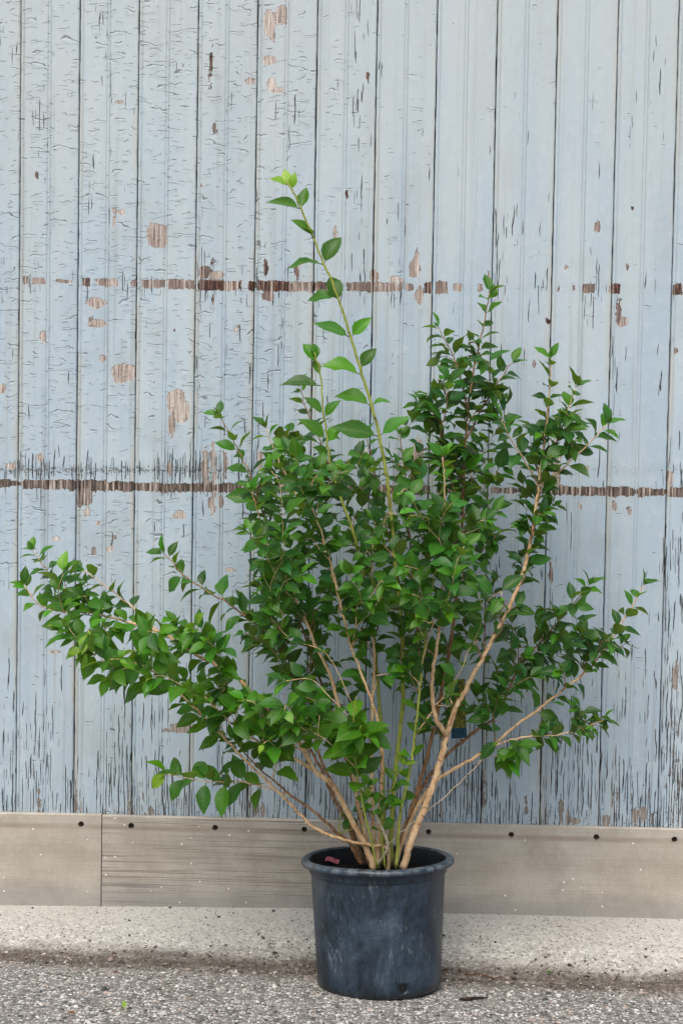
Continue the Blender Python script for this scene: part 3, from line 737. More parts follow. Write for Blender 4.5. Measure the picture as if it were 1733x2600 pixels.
for i in range(12):
    for k in range(SEG):
        v = V[i * SEG + k]
        s = 1 + 0.004 * math.sin(2 * 2 * math.pi * k / SEG + 0.5) + 0.0016 * wob[k] * (i in (2, 3, 4, 5, 6)) + (0.0012 * wo2[k] if i in (2, 3) else 0)
        v.x *= s; v.y *= s; v.z += 0.0016 * wob[k] + (0.0010 * wo2[k] if i in (1, 2, 3) else 0)
me = mesh_np('rim', V, F, POT); me.materials.append(PLAIN)
for i_, pg in enumerate(me.polygons): pg.material_index = 1 if i_ // SEG >= 11 else 0
link(bpy.data.objects.new('rim', me), pot)
# root mass seen through the holes, soil on top
V, F = lathe([(0.0001, 0.006), (0.155, 0.006), (0.1615, 0.02), (0.1615, 0.06), (0.174, 0.27), (0.1775, 0.304), (0.15, 0.310), (0.11, 0.314), (0.06, 0.317), (0.02, 0.318), (0.0001, 0.318)], 64)
V = [Vector(v) + Vector((rng.uniform(-1, 1), rng.uniform(-1, 1), rng.uniform(-1, 1))) * (0.004 if v[2] > 0.30 and math.hypot(v[0], v[1]) < 0.168 else 0.0) for v in V]
me = mesh_np('soil', V, F, SOIL); link(bpy.data.objects.new('soil', me), pot)
SOILZ = 0.313

# pink scrap lying on the soil by the rim
q = PM.inverted() @ at(843, 2190, POT_BASE.y - 0.09)
bm = bmesh.new()
n = 5
gv = [[bm.verts.new((-0.02 + 0.04 * i / n, -0.008 + 0.016 * j / 2 + 0.002 * i / n, 0.0035 * math.sin(i * 1.1) + 0.001 * j)) for j in range(3)] for i in range(n + 1)]
for i in range(n):
    for j in range(2): bm.faces.new((gv[i][j], gv[i + 1][j], gv[i + 1][j + 1], gv[i][j + 1]))
bmesh.ops.solidify(bm, geom=bm.faces, thickness=0.0015)
me = bpy.data.meshes.new('plastic_scrap'); bm.to_mesh(me); bm.free(); me.materials.append(PINK)
o = link(bpy.data.objects.new('plastic_scrap', me)); tag(o, 'small pink plastic scrap lying on the potting soil', 'plastic scrap')
ro = PM.inverted() @ CAM; rd = (PM.inverted() @ at(843, 2185, POT_BASE.y)) - ro
hit = ro + rd * ((0.322 - ro.z) / rd.z); wp = PM @ hit; o.location = wp; o.rotation_euler = (RAD(24), RAD(6), RAD(-8))

# ------------------------------------------------------------------ shrub
SH = PM @ Vector((0, 0, SOILZ))
shrub = empty('potted_shrub', SH)
tag(shrub, 'bushy green shrub with tan stems and pointed leaves growing in the pot', 'shrub')
YC = SH.y
D = PW / 1568.0

def catmull(P, per=6):
    P = [Vector(p) for p in P]; out = []
    Q = [P[0] * 2 - P[1]] + P + [P[-1] * 2 - P[-2]]
    for i in range(1, len(Q) - 2):
        for s in range(per):
            t_ = s / per; a, b, c, d = Q[i - 1], Q[i], Q[i + 1], Q[i + 2]
            out.append(0.5 * ((2 * b) + (c - a) * t_ + (2 * a - 5 * b + 4 * c - d) * t_ ** 2 + (3 * b - a - 3 * c + d) * t_ ** 3))
    out.append(P[-1]); return out

# traced stems: (points in photo pixels from the base up, depth at base and tip, radii, bark, leafy from fraction, node spacing, leaf length)
def dd(*pts): return [(a * D, b * D) for a, b in pts]
STEMS = [
 ('s1', dd((925,1985),(945,1930),(985,1830),(1010,1750),(1025,1690),(1045,1630),(1068,1585),(1125,1480),(1180,1370),(1213,1270),(1228,1180),(1240,1080),(1255,970),(1262,880),(1264,825)), -.02, .06, .0132, .0016, BARK, .53, .026, .066),
 ('s1b', dd((1022,1700),(1003,1655),(993,1600),(993,1550),(1003,1480),(1012,1400),(1020,1300),(1020,1200),(1020,1110),(1016,1050)), -.03, -.14, .0085, .0016, BARK, .42, .034, .062),
 ('s2', dd((858,1988),(838,1940),(800,1870),(762,1803),(722,1768),(690,1710),(648,1658),(593,1608),(547,1558),(507,1533),(467,1513),(415,1480),(366,1452),(311,1435),(241,1415),(201,1407),(136,1404),(85,1385),(58,1345)), -.05, -.10, .0108, .0013, BARK, .50, .024, .062),
 ('s2c', dd((185,1405),(150,1362),(120,1325),(95,1292),(78,1265)), -.09, -.06, .0026, .0011, BARK, .15, .028, .062),
 ('s2d', dd((366,1452),(310,1400),(260,1360),(215,1325),(190,1312)), -.07, -.02, .0026, .0011, BARK, .3, .028, .060),
 ('s2b', dd((720,1770),(658,1734),(622,1718),(577,1694),(530,1660),(470,1600)), -.07, -.24, .0065, .0014, BARK, .40, .030, .068),
 ('s3', dd((889,1950),(850,1942),(789,1929),(720,1901),(670,1850),(633,1815),(543,1724),(490,1668),(462,1639),(396,1581),(330,1530),(246,1510),(181,1468),(150,1458)), -.06, -.22, .0068, .0013, BARK, .48, .024, .066),
 ('s4', dd((830,1975),(800,1935),(772,1912),(720,1863),(668,1829),(633,1797),(590,1760),(540,1700)), -.01, -.12, .0070, .0016, BARKD, .75, .035, .060),
 ('s4b', dd((668,1826),(620,1812),(575,1800),(530,1795),(485,1796),(440,1790),(385,1778)), -.06, -.18, .0030, .0010, BARK, .22, .026, .082),
 ('s5', dd((848,1975),(825,1850),(795,1700),(772,1600),(755,1545),(723,1478),(679,1372),(638,1302),(615,1249),(593,1180),(578,1130)), .02, -.10, .0080, .0014, BARK, .45, .032, .062),
 ('s6', dd((868,1985),(872,1880),(876,1770),(874,1690),(851,1603),(813,1507),(790,1420),(770,1340),(750,1259),(722,1180),(712,1120),(735,1080)), -.03, -.16, .0070, .0014, BARK, .45, .032, .064),
 ('s7', dd((862,1985),(856,1870),(852,1720),(855,1617),(859,1517),(855,1440),(855,1370),(855,1280),(862,1200)), .04, -.06, .0075, .0014, BARK, .50, .034, .062),
 ('s8', dd((910,1984),(915,1900),(924,1840),(941,1770),(952,1690),(962,1593),(974,1490),(985,1400),(1000,1300),(990,1220)), -.07, -.14, .0062, .0020, SHOOT, .12, .060, .060),
 ('s9', dd((895,1985),(905,1800),(925,1600),(920,1420),(908,1300),(900,1200),(890,1110),(878,1040),(860,960),(832,860),(805,775),(775,680),(738,590),(700,500),(678,450),(657,415)), .04, -.04, .0080, .0022, SHOOT, 2.0, .087, .088),
 ('s10', dd((880,1985),(880,1800),(870,1600),(850,1400),(815,1240),(775,1120),(757,1060),(750,1000),(742,940),(736,860),(722,810)), .06, -.02, .0070, .0018, SHOOT, 2.0, .060, .078),
 ('s11', dd((905,1985),(945,1860),(985,1720),(1020,1560),(1045,1400),(1058,1250),(1064,1120),(1068,1010),(1075,930),(1088,850),(1102,780),(1115,720),(1124,672)), .08, .16, .0082, .0014, BARKD, .50, .034, 0.068),
 ('s11b', dd((1060,1180),(1020,1060),(1008,1020),(1022,950),(1030,880)), .12, .05, .0038, .0012, BARKD, .15, .032, 0.068),
 ('s11c', dd((1072,960),(1062,890),(1045,830),(1018,775),(1008,755)), .14, .16, .0036, .0011, BARKD, .15, .033, 0.066),
 ('s11d', dd((1068,1010),(1110,930),(1145,875),(1175,835)), .14, .20, .0036, .0011, BARKD, .15, .033, 0.066),
 ('s12', dd((1228,1180),(1255,1080),(1280,1010),(1300,950),(1322,890)), .05, .10, .0040, .0012, BARK, .20, .033, 0.067),
 ('s12b', dd((1236,1115),(1280,1085),(1330,1040),(1365,1005),(1392,975)), .05, .0, .0034, .0011, BARK, .20, .034, 0.067),
 ('s12c', dd((1240,1110),(1215,1075),(1185,1030),(1160,985),(1150,965)), .05, -.02, .0034, .0011, BARK, .20, .033, 0.067),
 ('s13', dd((905,1985),(945,1880),(1000,1795),(1082,1744),(1127,1714),(1183,1668),(1232,1633),(1288,1588),(1338,1548),(1368,1517),(1403,1468),(1429,1427),(1454,1387),(1476,1345)), .06, .14, .0072, .0013, BARK, .55, .034, 0.071),
 ('s13b', dd((1127,1714),(1198,1694),(1283,1688),(1340,1670),(1385,1655)), .08, .06, .0036, .0011, BARK, .35, .026, .052),
 ('s14', dd((900,1985),(950,1850),(1007,1754),(1082,1688),(1107,1668),(1143,1638),(1192,1527),(1222,1497),(1263,1448),(1308,1397),(1350,1345)), .10, .22, .0078, .0013, BARKD, .55, .033, 0.068),
 ('s16', dd((889,1945),(900,1932),(924,1908),(980,1863),(1031,1821),(1107,1745)), -.03, .02, .0026, .0014, DEAD, 2.0, .03, .05),
 ('s16b', dd((1080,1735),(1110,1735),(1150,1738),(1165,1745)), .03, -.02, .0018, .0010, DEAD, .1, .022, .072),
 ('s17', dd((889,1950),(875,1900),(858,1862),(838,1820),(813,1780)), -.09, -.13, .0048, .0040, DEAD, 2.0, .03, .05),
 ('s18', dd((835,1980),(800,1900),(760,1820),(733,1758),(706,1711),(689,1669),(706,1569),(713,1516),(705,1430),(690,1360)), .08, .12, .0070, .0016, BARKD, .60, .034, .060),
 ('s19', dd((838,1980),(800,1880),(740,1750),(690,1600),(633,1484),(545,1400),(480,1361),(420,1320),(395,1290),(378,1272)), .10, .18, .0062, .0013, BARKD, .55, .035, 0.071),
 ('s20', dd((850,1985),(800,1760),(720,1520),(650,1320),(610,1200),(580,1105),(558,1055),(530,1000),(505,955)), .10, .14, .0062, .0013, BARKD, .62, .036, 0.068),
 ('s21', dd((800,1420),(745,1260),(700,1170),(660,1100),(628,1030),(612,985)), .05, .0, .0045, .0012, BARK, .30, .033, .058),
 ('s22', dd((815,1240),(790,1160),(760,1080),(730,1000),(700,930),(690,890)), .12, .16, .0040, .0012, BARKD, .25, .033, .064),
 ('s23', dd((905,1300),(880,1180),(862,1100),(850,1040),(840,1000)), .16, .2, .0040, .0012, BARKD, .2, .032, .056),
 ('s24', dd((960,1500),(945,1300),(935,1150),(925,1050),(918,1000)), .16, .22, .0045, .0012, BARKD, .2, .032, .056),
 ('s25', dd((868,1985),(845,1900),(820,1780),(815,1700),(812,1640),(818,1600)), -.10, -.24, .0048, .0014, SHOOT, .50, .024, .098),
 ('s26', dd((885,1985),(875,1920),(880,1860),(905,1800),(925,1760)), -.09, -.12, .0030, .0012, SHOOT, .12, .030, .048),
]
stem_obj, stem_pts = {}, {}
leaves = []                       # (position, direction, normal, length, class)
LMASK = []

def rvec(): return Vector((rng.gauss(0, 1), rng.gauss(0, 1), rng.gauss(0, 1)))

def put_leaf(p, d, length, fresh_lit, face_bias=0.5, radius=0.002):
    length *= 1.16
    """one leaf: p foot, d wanted direction"""
    d = d.normalized()
    d = (d + rvec() * 0.11 + Vector((0, 0, -0.08))).normalized()
    out = (p - Vector((SH.x, YC, p.z))); out = out.normalized() if out.length > 0.02 else Vector((0, -1, 0))
    nrm = Vector((0, 0, 1)) * 0.75 + Vector((0, -1, 0)) * face_bias * 0.75 + out * 0.22 + rvec() * 0.24
    nrm = (nrm - d * nrm.dot(d)).normalized()
    leaves.append((p + d * radius, d, nrm, length, fresh_lit))

def leaf_pairs(P, R_, t0, spacing, length, fresh_lit, tipfresh=0.25, bias=0.5):
    """opposite pairs along a path from fraction t0, and a small tuft at the tip"""
    L = [0.0]
    for a, b in zip(P[:-1], P[1:]): L.append(L[-1] + (b - a).length)
    tot = L[-1]; s = tot * t0 + spacing * rng.uniform(0.1, 0.6); ph = rng.uniform(0, 3.14); k = 0
    if t0 > 1: return
    while s < tot - 0.004:
        i = max(0, min(len(P) - 2, int(np.searchsorted(L, s)) - 1)); f = (s - L[i]) / max(1e-6, L[i + 1] - L[i])
        p = P[i].lerp(P[i + 1], f); d = (P[i + 1] - P[i]).normalized(); rad_ = R_[i]
        a = d.cross(Vector((0, -1, 0.2))).normalized(); b = d.cross(a).normalized()
        an = ph + k * math.pi / 2 + rng.uniform(-.25, .25)
        side = a * math.cos(an) + b * math.sin(an)
        prog = s / tot
        ll = length * (1.0 if prog < 0.8 else 1.0 - 0.35 * (prog - 0.8) / 0.2) * rng.uniform(0.72, 1.14)
        fr = fresh_lit + (tipfresh if prog > 0.9 else 0)
        for sg in (1, -1):
            if rng.random() < 0.05: continue
            put_leaf(p, d * rng.uniform(0.35, 0.75) + side * sg * 0.9, ll * rng.uniform(0.88, 1.08), fr, bias, rad_ * 0.8)
        s += spacing * rng.uniform(0.75, 1.25); k += 1
    d = (P[-1] - P[-2]).normalized(); a = d.cross(Vector((0, -1, 0.1))).normalized(); b = d.cross(a)
    for sg in (1, -1):
        put_leaf(P[-1], d * 0.9 + a * sg * 0.55 + b * rng.uniform(-.2, .2), length * rng.uniform(0.6, 0.85), fresh_lit + tipfresh, bias)
        put_leaf(P[-1], d * 1.1 + b * sg * 0.4, length * rng.uniform(0.3, 0.5), fresh_lit + tipfresh + 0.1, bias)

PARENT = {'s1b': 's1', 's2b': 's2', 's2c': 's2', 's2d': 's2', 's4b': 's4', 's11b': 's11', 's11c': 's11', 's11d': 's11', 's12': 's1', 's12b': 's1', 's12c': 's1', 's13b': 's13', 's16b': 's16', 's21': 's6', 's22': 's10', 's23': 's9', 's24': 's8'}
FRESH_LIT = {'s8': .55, 's9': .45, 's10': .5, 's25': .36, 's26': .5, 's3': .40, 's2b': .42, 's4b': .34, 's2': .26, 's1b': .28, 's6': .2, 's5': .2, 's16b': .35}  # young leaves, and brighter tints painting in light on the lower-left front
for (nm, pts, ya, yb, ra, rb, mat, t0, sp, ln) in STEMS:
    n = len(pts)
    Lp = [0.0]
    for a, b in zip(pts[:-1], pts[1:]): Lp.append(Lp[-1] + math.hypot(b[0] - a[0], b[1] - a[1]))
    P = []
    for (u, v), l in zip(pts, Lp):
        t_ = l / Lp[-1]; P.append(at(u, v, YC + ya + (yb - ya) * t_))
    if nm in PARENT:                                     # join it to the stem it leaves
        pp = stem_pts[PARENT[nm]][0]
        q0 = min(pp, key=lambda q: (q - P[0]).length); P[0] = q0.copy()
    elif nm not in ('s16', 's17', 's3'):
        P[0] = P[0] + Vector((0, 0, -0.012))             # rooted in the soil
    elif nm in ('s16', 's17', 's3'):
        pp = stem_pts['s6'][0] if 's6' in stem_pts else None
        P.insert(0, PM @ Vector((0.005 + rng.uniform(-.03, .03), -0.03, SOILZ - 0.01)))
    C = catmull(P, 6)
    C = [c + rvec() * (0.0012 if 0 < i < len(C) - 1 else 0) for i, c in enumerate(C)]
    ra *= 0.86
    R_ = [ra + (rb - ra) * (i / (len(C) - 1)) ** 0.85 for i in range(len(C))]
    V, F = tube([c - SH for c in C], R_, 9 if ra > 0.006 else 6, 0.07)
    par = stem_obj[PARENT[nm]] if nm in PARENT else shrub
    me = mesh_np('stem' if par is shrub else 'branch', V, F, mat)
    ob = link(bpy.data.objects.new('stem' if par is shrub else 'branch', me), par)
    stem_obj[nm] = ob if par is shrub else par
    stem_pts[nm] = (C, R_)
    leaf_pairs(C, R_, t0, sp, ln, FRESH_LIT.get(nm, 0.08), 0.25, 0.55)
    # tufts low on some stems

# single leaves along the two tall shoots: (foot, tip) and freshness
for (a, b, c, d_, fr, bias, dy) in [
 (668,432,620,404,.85,.5,-.01),(668,432,652,388,.95,1.4,.0),(670,436,676,396,.85,1.2,-.02),(690,482,617,453,.25,.5,.0),(692,482,703,436,.2,.9,.02),(718,537,676,500,.45,.6,-.02),(722,545,700,512,.5,.4,-.03),
 (742,607,656,586,.3,.4,.0),(742,607,776,540,.3,.8,.0),(772,690,706,668,.4,.35,.0),(776,692,758,630,.35,1.2,.015),(802,772,726,734,.35,.6,.0),(804,772,846,728,.5,.6,-.01),
 (825,857,744,838,.45,.5,.0),(828,852,858,798,.35,1.3,.0),(849,937,778,893,.35,.7,.0),(850,934,890,914,.55,.4,-.01),(866,1003,774,976,.5,.6,-.02),(872,997,936,960,.45,.7,.0),
 (890,1110,905,1090,.8,1.2,-.03),(896,1190,858,1130,.4,.9,-.02),(894,1150,950,1110,.3,.8,.0),
 (722,836,702,786,.6,.9,.0),(724,832,722,782,.4,.7,.01),(736,884,650,882,.35,.6,.0),(732,866,722,826,.3,1.2,.02),(744,952,700,915,.35,.6,.0),(746,955,775,920,.4,.8,.0),(750,1010,690,965,.3,.7,.0),(752,1015,790,975,.3,.7,.01),(756,1050,720,1030,.4,.8,-.01)]:
    yb_ = YC + dy - .02
    P0, P1 = at(a * D, b * D, YC - .01 if c > 700 or b < 700 else YC), at(c * D, d_ * D, yb_)
    nodesS = stem_pts['s9'][0] if not (b > 780 and a < 760) else stem_pts['s10'][0]
    P0 = min(nodesS, key=lambda q: (q - P0).length).lerp(P0, 0.3)
    dv = P1 - P0; nrm = Vector((0, 0, .6)) + Vector((0, -1, 0)) * bias + rvec() * .12; nrm = (nrm - dv * (nrm.dot(dv) / dv.length_squared)).normalized()
    leaves.append((P0, dv.normalized(), nrm, dv.length * 1.12, fr))
# twigs filling the crown: towards points spread through its regions
def poly(*pts): return [(a * D, b * D) for a, b in pts]
REG = [  # outline, twigs, depth range, leaf length, freshness mixed with painted front light
 (poly((550,1140),(600,1060),(650,1010),(700,960),(760,1040),(860,1010),(930,1040),(960,1120),(1060,1100),(1130,1120),(1150,1280),(1190,1400),(1110,1500),(1060,1560),(1050,1640),(960,1610),(860,1640),(790,1660),(700,1620),(640,1560),(590,1480),(600,1390),(600,1290),(560,1220)), 165, -.30, .26, .060, .10),
 (poly((980,860),(1040,780),(1110,760),(1170,840),(1150,920),(1180,1000),(1140,1110),(1020,1120),(970,1040),(955,940)), 26, .04, .26, .060, .06),
 (poly((60,1375),(90,1310),(180,1320),(300,1390),(420,1430),(500,1470),(600,1560),(690,1650),(720,1720),(640,1720),(540,1670),(430,1620),(330,1590),(230,1550),(170,1500),(140,1440)), 33, -.32, .0, .070, .30),
 (poly((1110,1500),(1230,1420),(1330,1360),(1340,1430),(1430,1420),(1450,1470),(1420,1530),(1380,1560),(1280,1570),(1210,1590),(1150,1650),(1090,1660),(1070,1600)), 20, .02, .28, .062, .06),
 (poly((1170,1000),(1240,950),(1290,900),(1310,960),(1350,990),(1320,1050),(1280,1120),(1260,1230),(1210,1300),(1170,1300),(1190,1200),(1180,1130)), 16, -.02, .14, .058, .06),
 (poly((1210,1650),(1290,1630),(1380,1620),(1390,1680),(1300,1700),(1220,1690)), 6, .0, .12, .050, .10),
 (poly((1070,1690),(1190,1710),(1165,1750),(1090,1735)), 3, -.06, .06, .070, .28),
 (poly((745,1630),(850,1610),(860,1700),(790,1740),(725,1710)), 4, -.30, -.14, .086, .34),
 (poly((800,1850),(940,1720),(945,1890),(830,1900)), 4, -.14, .06, .046, .35),
 (poly((560,1600),(740,1600),(720,1740),(600,1720)), 14, -.28, -.05, .064, .25),
 (poly((960,1600),(1060,1600),(1020,1700),(960,1760)), 5, -.02, .14, .054, .10),
 (poly((540,1380),(620,1340),(640,1540),(560,1520)), 8, .0, .24, .060, .06)]
def inside(p, pl):
    x, y = p; c = False; j = len(pl) - 1
    for i in range(len(pl)):
        if (pl[i][1] > y) != (pl[j][1] > y) and x < (pl[j][0] - pl[i][0]) * (y - pl[i][1]) / (pl[j][1] - pl[i][1]) + pl[i][0]: c = not c
        j = i
    return c
nodes = []
for nm, (C, R_) in stem_pts.items():
    if nm in ('s16', 's16b', 's17', 's9'): continue
    for i, c in enumerate(C):
        if i > len(C) * 0.25: nodes.append((c, R_[i], (C[min(i + 1, len(C) - 1)] - C[i - 1]).normalized(), nm))
for (pl, cnt, y0, y1, ln, fresh_lit) in REG:
    bx = [q[0] for q in pl]; by = [q[1] for q in pl]; made = []
    tries = 0
    while len(made) < cnt and tries < 6000:
        tries += 1
        u, v = rng.uniform(min(bx), max(bx)), rng.uniform(min(by), max(by))
        if not inside((u, v), pl): continue
        if cnt > 100 and v > 1470 * D and rng.random() < 0.5: continue
        yy = rng.uniform(y0, y1); tgt = at(u, v, YC + yy)
        if made and min((tgt - q).length for q in made) < 0.045 and tries < 3000: continue
        best, bd = None, 9
        for (c, r0, dr, nm) in nodes:
            dv = tgt - c; L_ = dv.length
            if L_ < 0.05: continue
            cosv = dv.dot(dr) / L_
            cost = L_ * (1.5 - 0.5 * cosv) + 0.22 * max(0.0, 0.75 - dv.z / L_)
            if cost < bd: bd, best = cost, (c, r0, dr, nm)
        c, r0, dr, nm = best
        made.append(tgt); dv = tgt - c; L_ = dv.length
        if L_ > 0.42: c = tgt - dv * (0.42 / L_); 
        c0 = best[0]; dv = tgt - c0; L_ = dv.length
        mid1 = c0 + dv * 0.35 + dr * L_ * 0.16 + rvec() * 0.008; mid2 = c0 + dv * 0.7 + dr * L_ * 0.08 + Vector((0, 0, 0.01)) + rvec() * 0.008
        C = catmull([c0, mid1, mid2, tgt], 4)
        ra = min(r0 * 0.6, 0.0016 + 0.006 * L_); R_ = [ra + (0.0009 - ra) * i / (len(C) - 1) for i in range(len(C))]
        V, F = tube([q - SH for q in C], R_, 5, 0.05)
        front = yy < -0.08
        me = mesh_np('twig', V, F, SHOOT if (fresh_lit > 0.3 and rng.random() < 0.7) else (BARK if front else BARKD))  # rear twigs darker: shade inside the crown put into the bark colour
        link(bpy.data.objects.new('twig', me), stem_obj[nm])
        keep = max(0.2, 1 - 0.17 / L_)
        leaf_pairs(C, R_, keep, 0.027, ln, fresh_lit + (0.10 if front else 0), 0.22, 0.62 if front else 0.45)  # front leaves tinted brighter, their light put into the colour
        for q, rr0 in zip(C[4:-2:2], R_[4:-2:2]): nodes.append((q, rr0, dv.normalized(), nm))
print('leaves', len(leaves))

# ---- leaf shapes
T_ROWS = [0.0, 0.10, 0.24, 0.40, 0.58, 0.75, 0.90, 1.0]
W_ROWS = [0.03, 0.50, 0.86, 1.0, 0.88, 0.56, 0.20, 0.012]
def leaf_shape(r, fresh_lit):
    """unit length leaf along +Y, face +Z, with a petiole"""
    wmax = r.uniform(0.205, 0.285); fold = r.uniform(0.12, 0.5); bend = r.uniform(0.1, 0.95); twist = r.uniform(-0.35, 0.35); wave = r.uniform(0.0, 0.05); tipc = r.uniform(0.0, 0.8)
    V, UV, F = [], [], []
    pet = 0.10
    y, z, ang = pet, 0.0, r.uniform(-0.1, 0.25)
    pt = 0.0
    for t_, wr in zip(T_ROWS, W_ROWS):
        st = (t_ - pt) * (1 - pet); pt = t_
        y += math.cos(ang) * st; z += math.sin(ang) * st
        ang -= bend * st * 1.3 + (tipc * st * 1.5 if t_ > 0.8 else 0)
        hw = wmax * wr * (1 + r.uniform(-0.04, 0.04))
        for k, a in enumerate((-1, -0.52, 0, 0.52, 1)):
            x = a * hw; zl = abs(a) ** 1.25 * hw * fold + math.sin(t_ * 11 + a * 2) * wave * abs(a) * wr
            tw = twist * t_; X_, Z_ = x * math.cos(tw) - zl * math.sin(tw), x * math.sin(tw) + zl * math.cos(tw)
            V.append((X_, y, z + Z_)); UV.append((0.5 + a * 0.5 * max(wr, 0.05), t_))
    for i in range(len(T_ROWS) - 1):
        for k in range(4): F.append((i * 5 + k, i * 5 + k + 1, i * 5 + k + 6, i * 5 + k + 5))
    b = len(V); pr_ = 0.014                                # petiole
    for (yy, s_) in ((0.0, 1.2), (pet + 0.02, 0.9)):
        for an in (math.pi / 2, math.pi * 7 / 6, math.pi * 11 / 6): V.append((math.cos(an) * pr_ * s_, yy, math.sin(an) * pr_ * s_ - 0.008)); UV.append((0.5, 0.0))
    for k in range(3): F.append((b + k, b + (k + 1) % 3, b + 3 + (k + 1) % 3, b + 3 + k))
    return np.array(V), np.array(UV), F
def lerp3(a, b, t_): return tuple(x + (y - x) * t_ for x, y in zip(a, b))
CLS = 6; VAR = 12
shapes, tints, lmesh = {}, {}, {}
rs = random.Random(21)
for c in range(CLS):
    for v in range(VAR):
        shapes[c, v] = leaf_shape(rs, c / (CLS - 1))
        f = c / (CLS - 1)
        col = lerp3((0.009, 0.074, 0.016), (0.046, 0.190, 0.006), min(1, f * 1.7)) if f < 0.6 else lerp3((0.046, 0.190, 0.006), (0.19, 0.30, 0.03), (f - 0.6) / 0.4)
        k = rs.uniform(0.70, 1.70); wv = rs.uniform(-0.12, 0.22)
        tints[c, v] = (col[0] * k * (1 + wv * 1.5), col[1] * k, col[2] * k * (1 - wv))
def leaf_mesh(c, v):
    if (c, v) not in lmesh:
        V, UV, F = shapes[c, v]; me = mesh_np('leaf', V, F, LEAF)
        ul = me.uv_layers.new(name='UVMap'); ix = np.empty(len(me.loops), np.int32); me.loops.foreach_get('vertex_index', ix)
        ul.data.foreach_set('uv', UV[ix].astype(np.float32).ravel())
        A = me.attributes.new('tint', 'FLOAT_COLOR', 'POINT'); A.data.foreach_set('color', np.tile(np.array([*tints[c, v], 1.0], np.float32), len(V)))
        lmesh[c, v] = me
    return lmesh[c, v]
# place, keep clear of the wall, weigh by how much the photograph's viewpoint shows
bare_run = []                                              # lengths of stem that carry no leaves, front side
for nm, ya, yb in (('s1', 1290, 1985), ('s1b', 1440, 1700), ('s5', 1420, 1640), ('s6', 1480, 1640), ('s3', 1690, 1960), ('s2', 1720, 1985), ('s13', 1640, 1800), ('s7', 1480, 1640), ('s9', 880, 1200)):
    for q in stem_pts[nm][0]:
        dq = CR.transposed() @ (q - CAM); u_ = PW / 2 + PF * dq.x / -dq.z; v_ = PH / 2 - PF * dq.y / -dq.z
        if ya * D <= v_ <= yb * D: bare_run.append((u_, v_, q.y, q))
BR = np.array([b[:3] for b in bare_run])
def hides(Wd):
    for k in (12, 22, 32):
        dq = CR.transposed() @ (Vector(Wd[k]) - CAM); u_ = PW / 2 + PF * dq.x / -dq.z; v_ = PH / 2 - PF * dq.y / -dq.z
        dd_ = np.hypot(BR[:, 0] - u_, (BR[:, 1] - v_) * 0.8); i_ = dd_.argmin()
        if dd_[i_] < 24 and Wd[k][1] < BR[i_, 2] + 0.005: return True
    return False
allV, allF, owner, inst = [], [], [], []
nv = 0
for (p, d, nrm, ln, fr) in leaves:
    if p.y > -0.07 or p.z < SH.z - 0.02: continue
    x = d.cross(nrm).normalized()
    Mx = Matrix((( x.x, d.x, nrm.x), (x.y, d.y, nrm.y), (x.z, d.z, nrm.z)))
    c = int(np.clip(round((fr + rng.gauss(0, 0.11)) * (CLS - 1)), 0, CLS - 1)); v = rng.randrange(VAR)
    V = shapes[c, v][0] * ln; Wd = V @ np.array(Mx).T + np.array(p)
    if Wd[:, 1].max() > -0.022: continue
    pc = PM.inverted() @ Vector(Wd[20])
    if math.hypot(pc.x, pc.y) < 0.215 and pc.z < 0.353: continue
    if hides(Wd) and rng.random() < 0.9: continue
    inst.append((p, Mx, ln, c, v, Wd)); F = shapes[c, v][2]
    allV.append(Wd); allF += [tuple(i + nv for i in f) for f in F]; owner += [len(inst) - 1] * len(F); nv += len(V)
bv = BVHTree.FromPolygons([tuple(v) for v in np.concatenate(allV)], allF)
score = []
for i, (p, Mx, ln, c, v, Wd) in enumerate(inst):
    vis = 0
    for k in (12, 17, 22, 11, 13, 21, 23, 27):
        q = Vector(Wd[k]); dr = q - CAM; h = bv.ray_cast(CAM, dr.normalized())
        if h[2] is not None and owner[h[2]] == i: vis += 1
    nz = Mx @ Vector((0, 0, 1))
    score.append(vis * ln * ln * (0.15 + abs(nz.dot((p - CAM).normalized()))))
order = np.argsort(-np.array(score)); chosen = set(order[:300].tolist())
bulkV, bulkF, bulkUV, bulkT = [], [], [], []; nb = 0
for i, (p, Mx, ln, c, v, Wd) in enumerate(inst):
    if i in chosen:
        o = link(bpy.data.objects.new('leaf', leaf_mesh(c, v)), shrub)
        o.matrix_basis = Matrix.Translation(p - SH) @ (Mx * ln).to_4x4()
    else:
        V, UV, F = shapes[c, v]
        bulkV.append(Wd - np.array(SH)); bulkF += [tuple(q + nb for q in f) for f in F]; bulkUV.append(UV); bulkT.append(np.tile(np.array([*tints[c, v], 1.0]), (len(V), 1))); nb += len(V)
me = mesh_np('foliage', np.concatenate(bulkV), bulkF, LEAF)
ul = me.uv_layers.new(name='UVMap'); ix = np.empty(len(me.loops), np.int32); me.loops.foreach_get('vertex_index', ix)
ul.data.foreach_set('uv', np.concatenate(bulkUV)[ix].astype(np.float32).ravel())
A = me.attributes.new('tint', 'FLOAT_COLOR', 'POINT'); A.data.foreach_set('color', np.concatenate(bulkT).astype(np.float32).ravel())
o = link(bpy.data.objects.new('foliage', me), shrub); o['kind'] = 'stuff'
print('placed', len(inst))

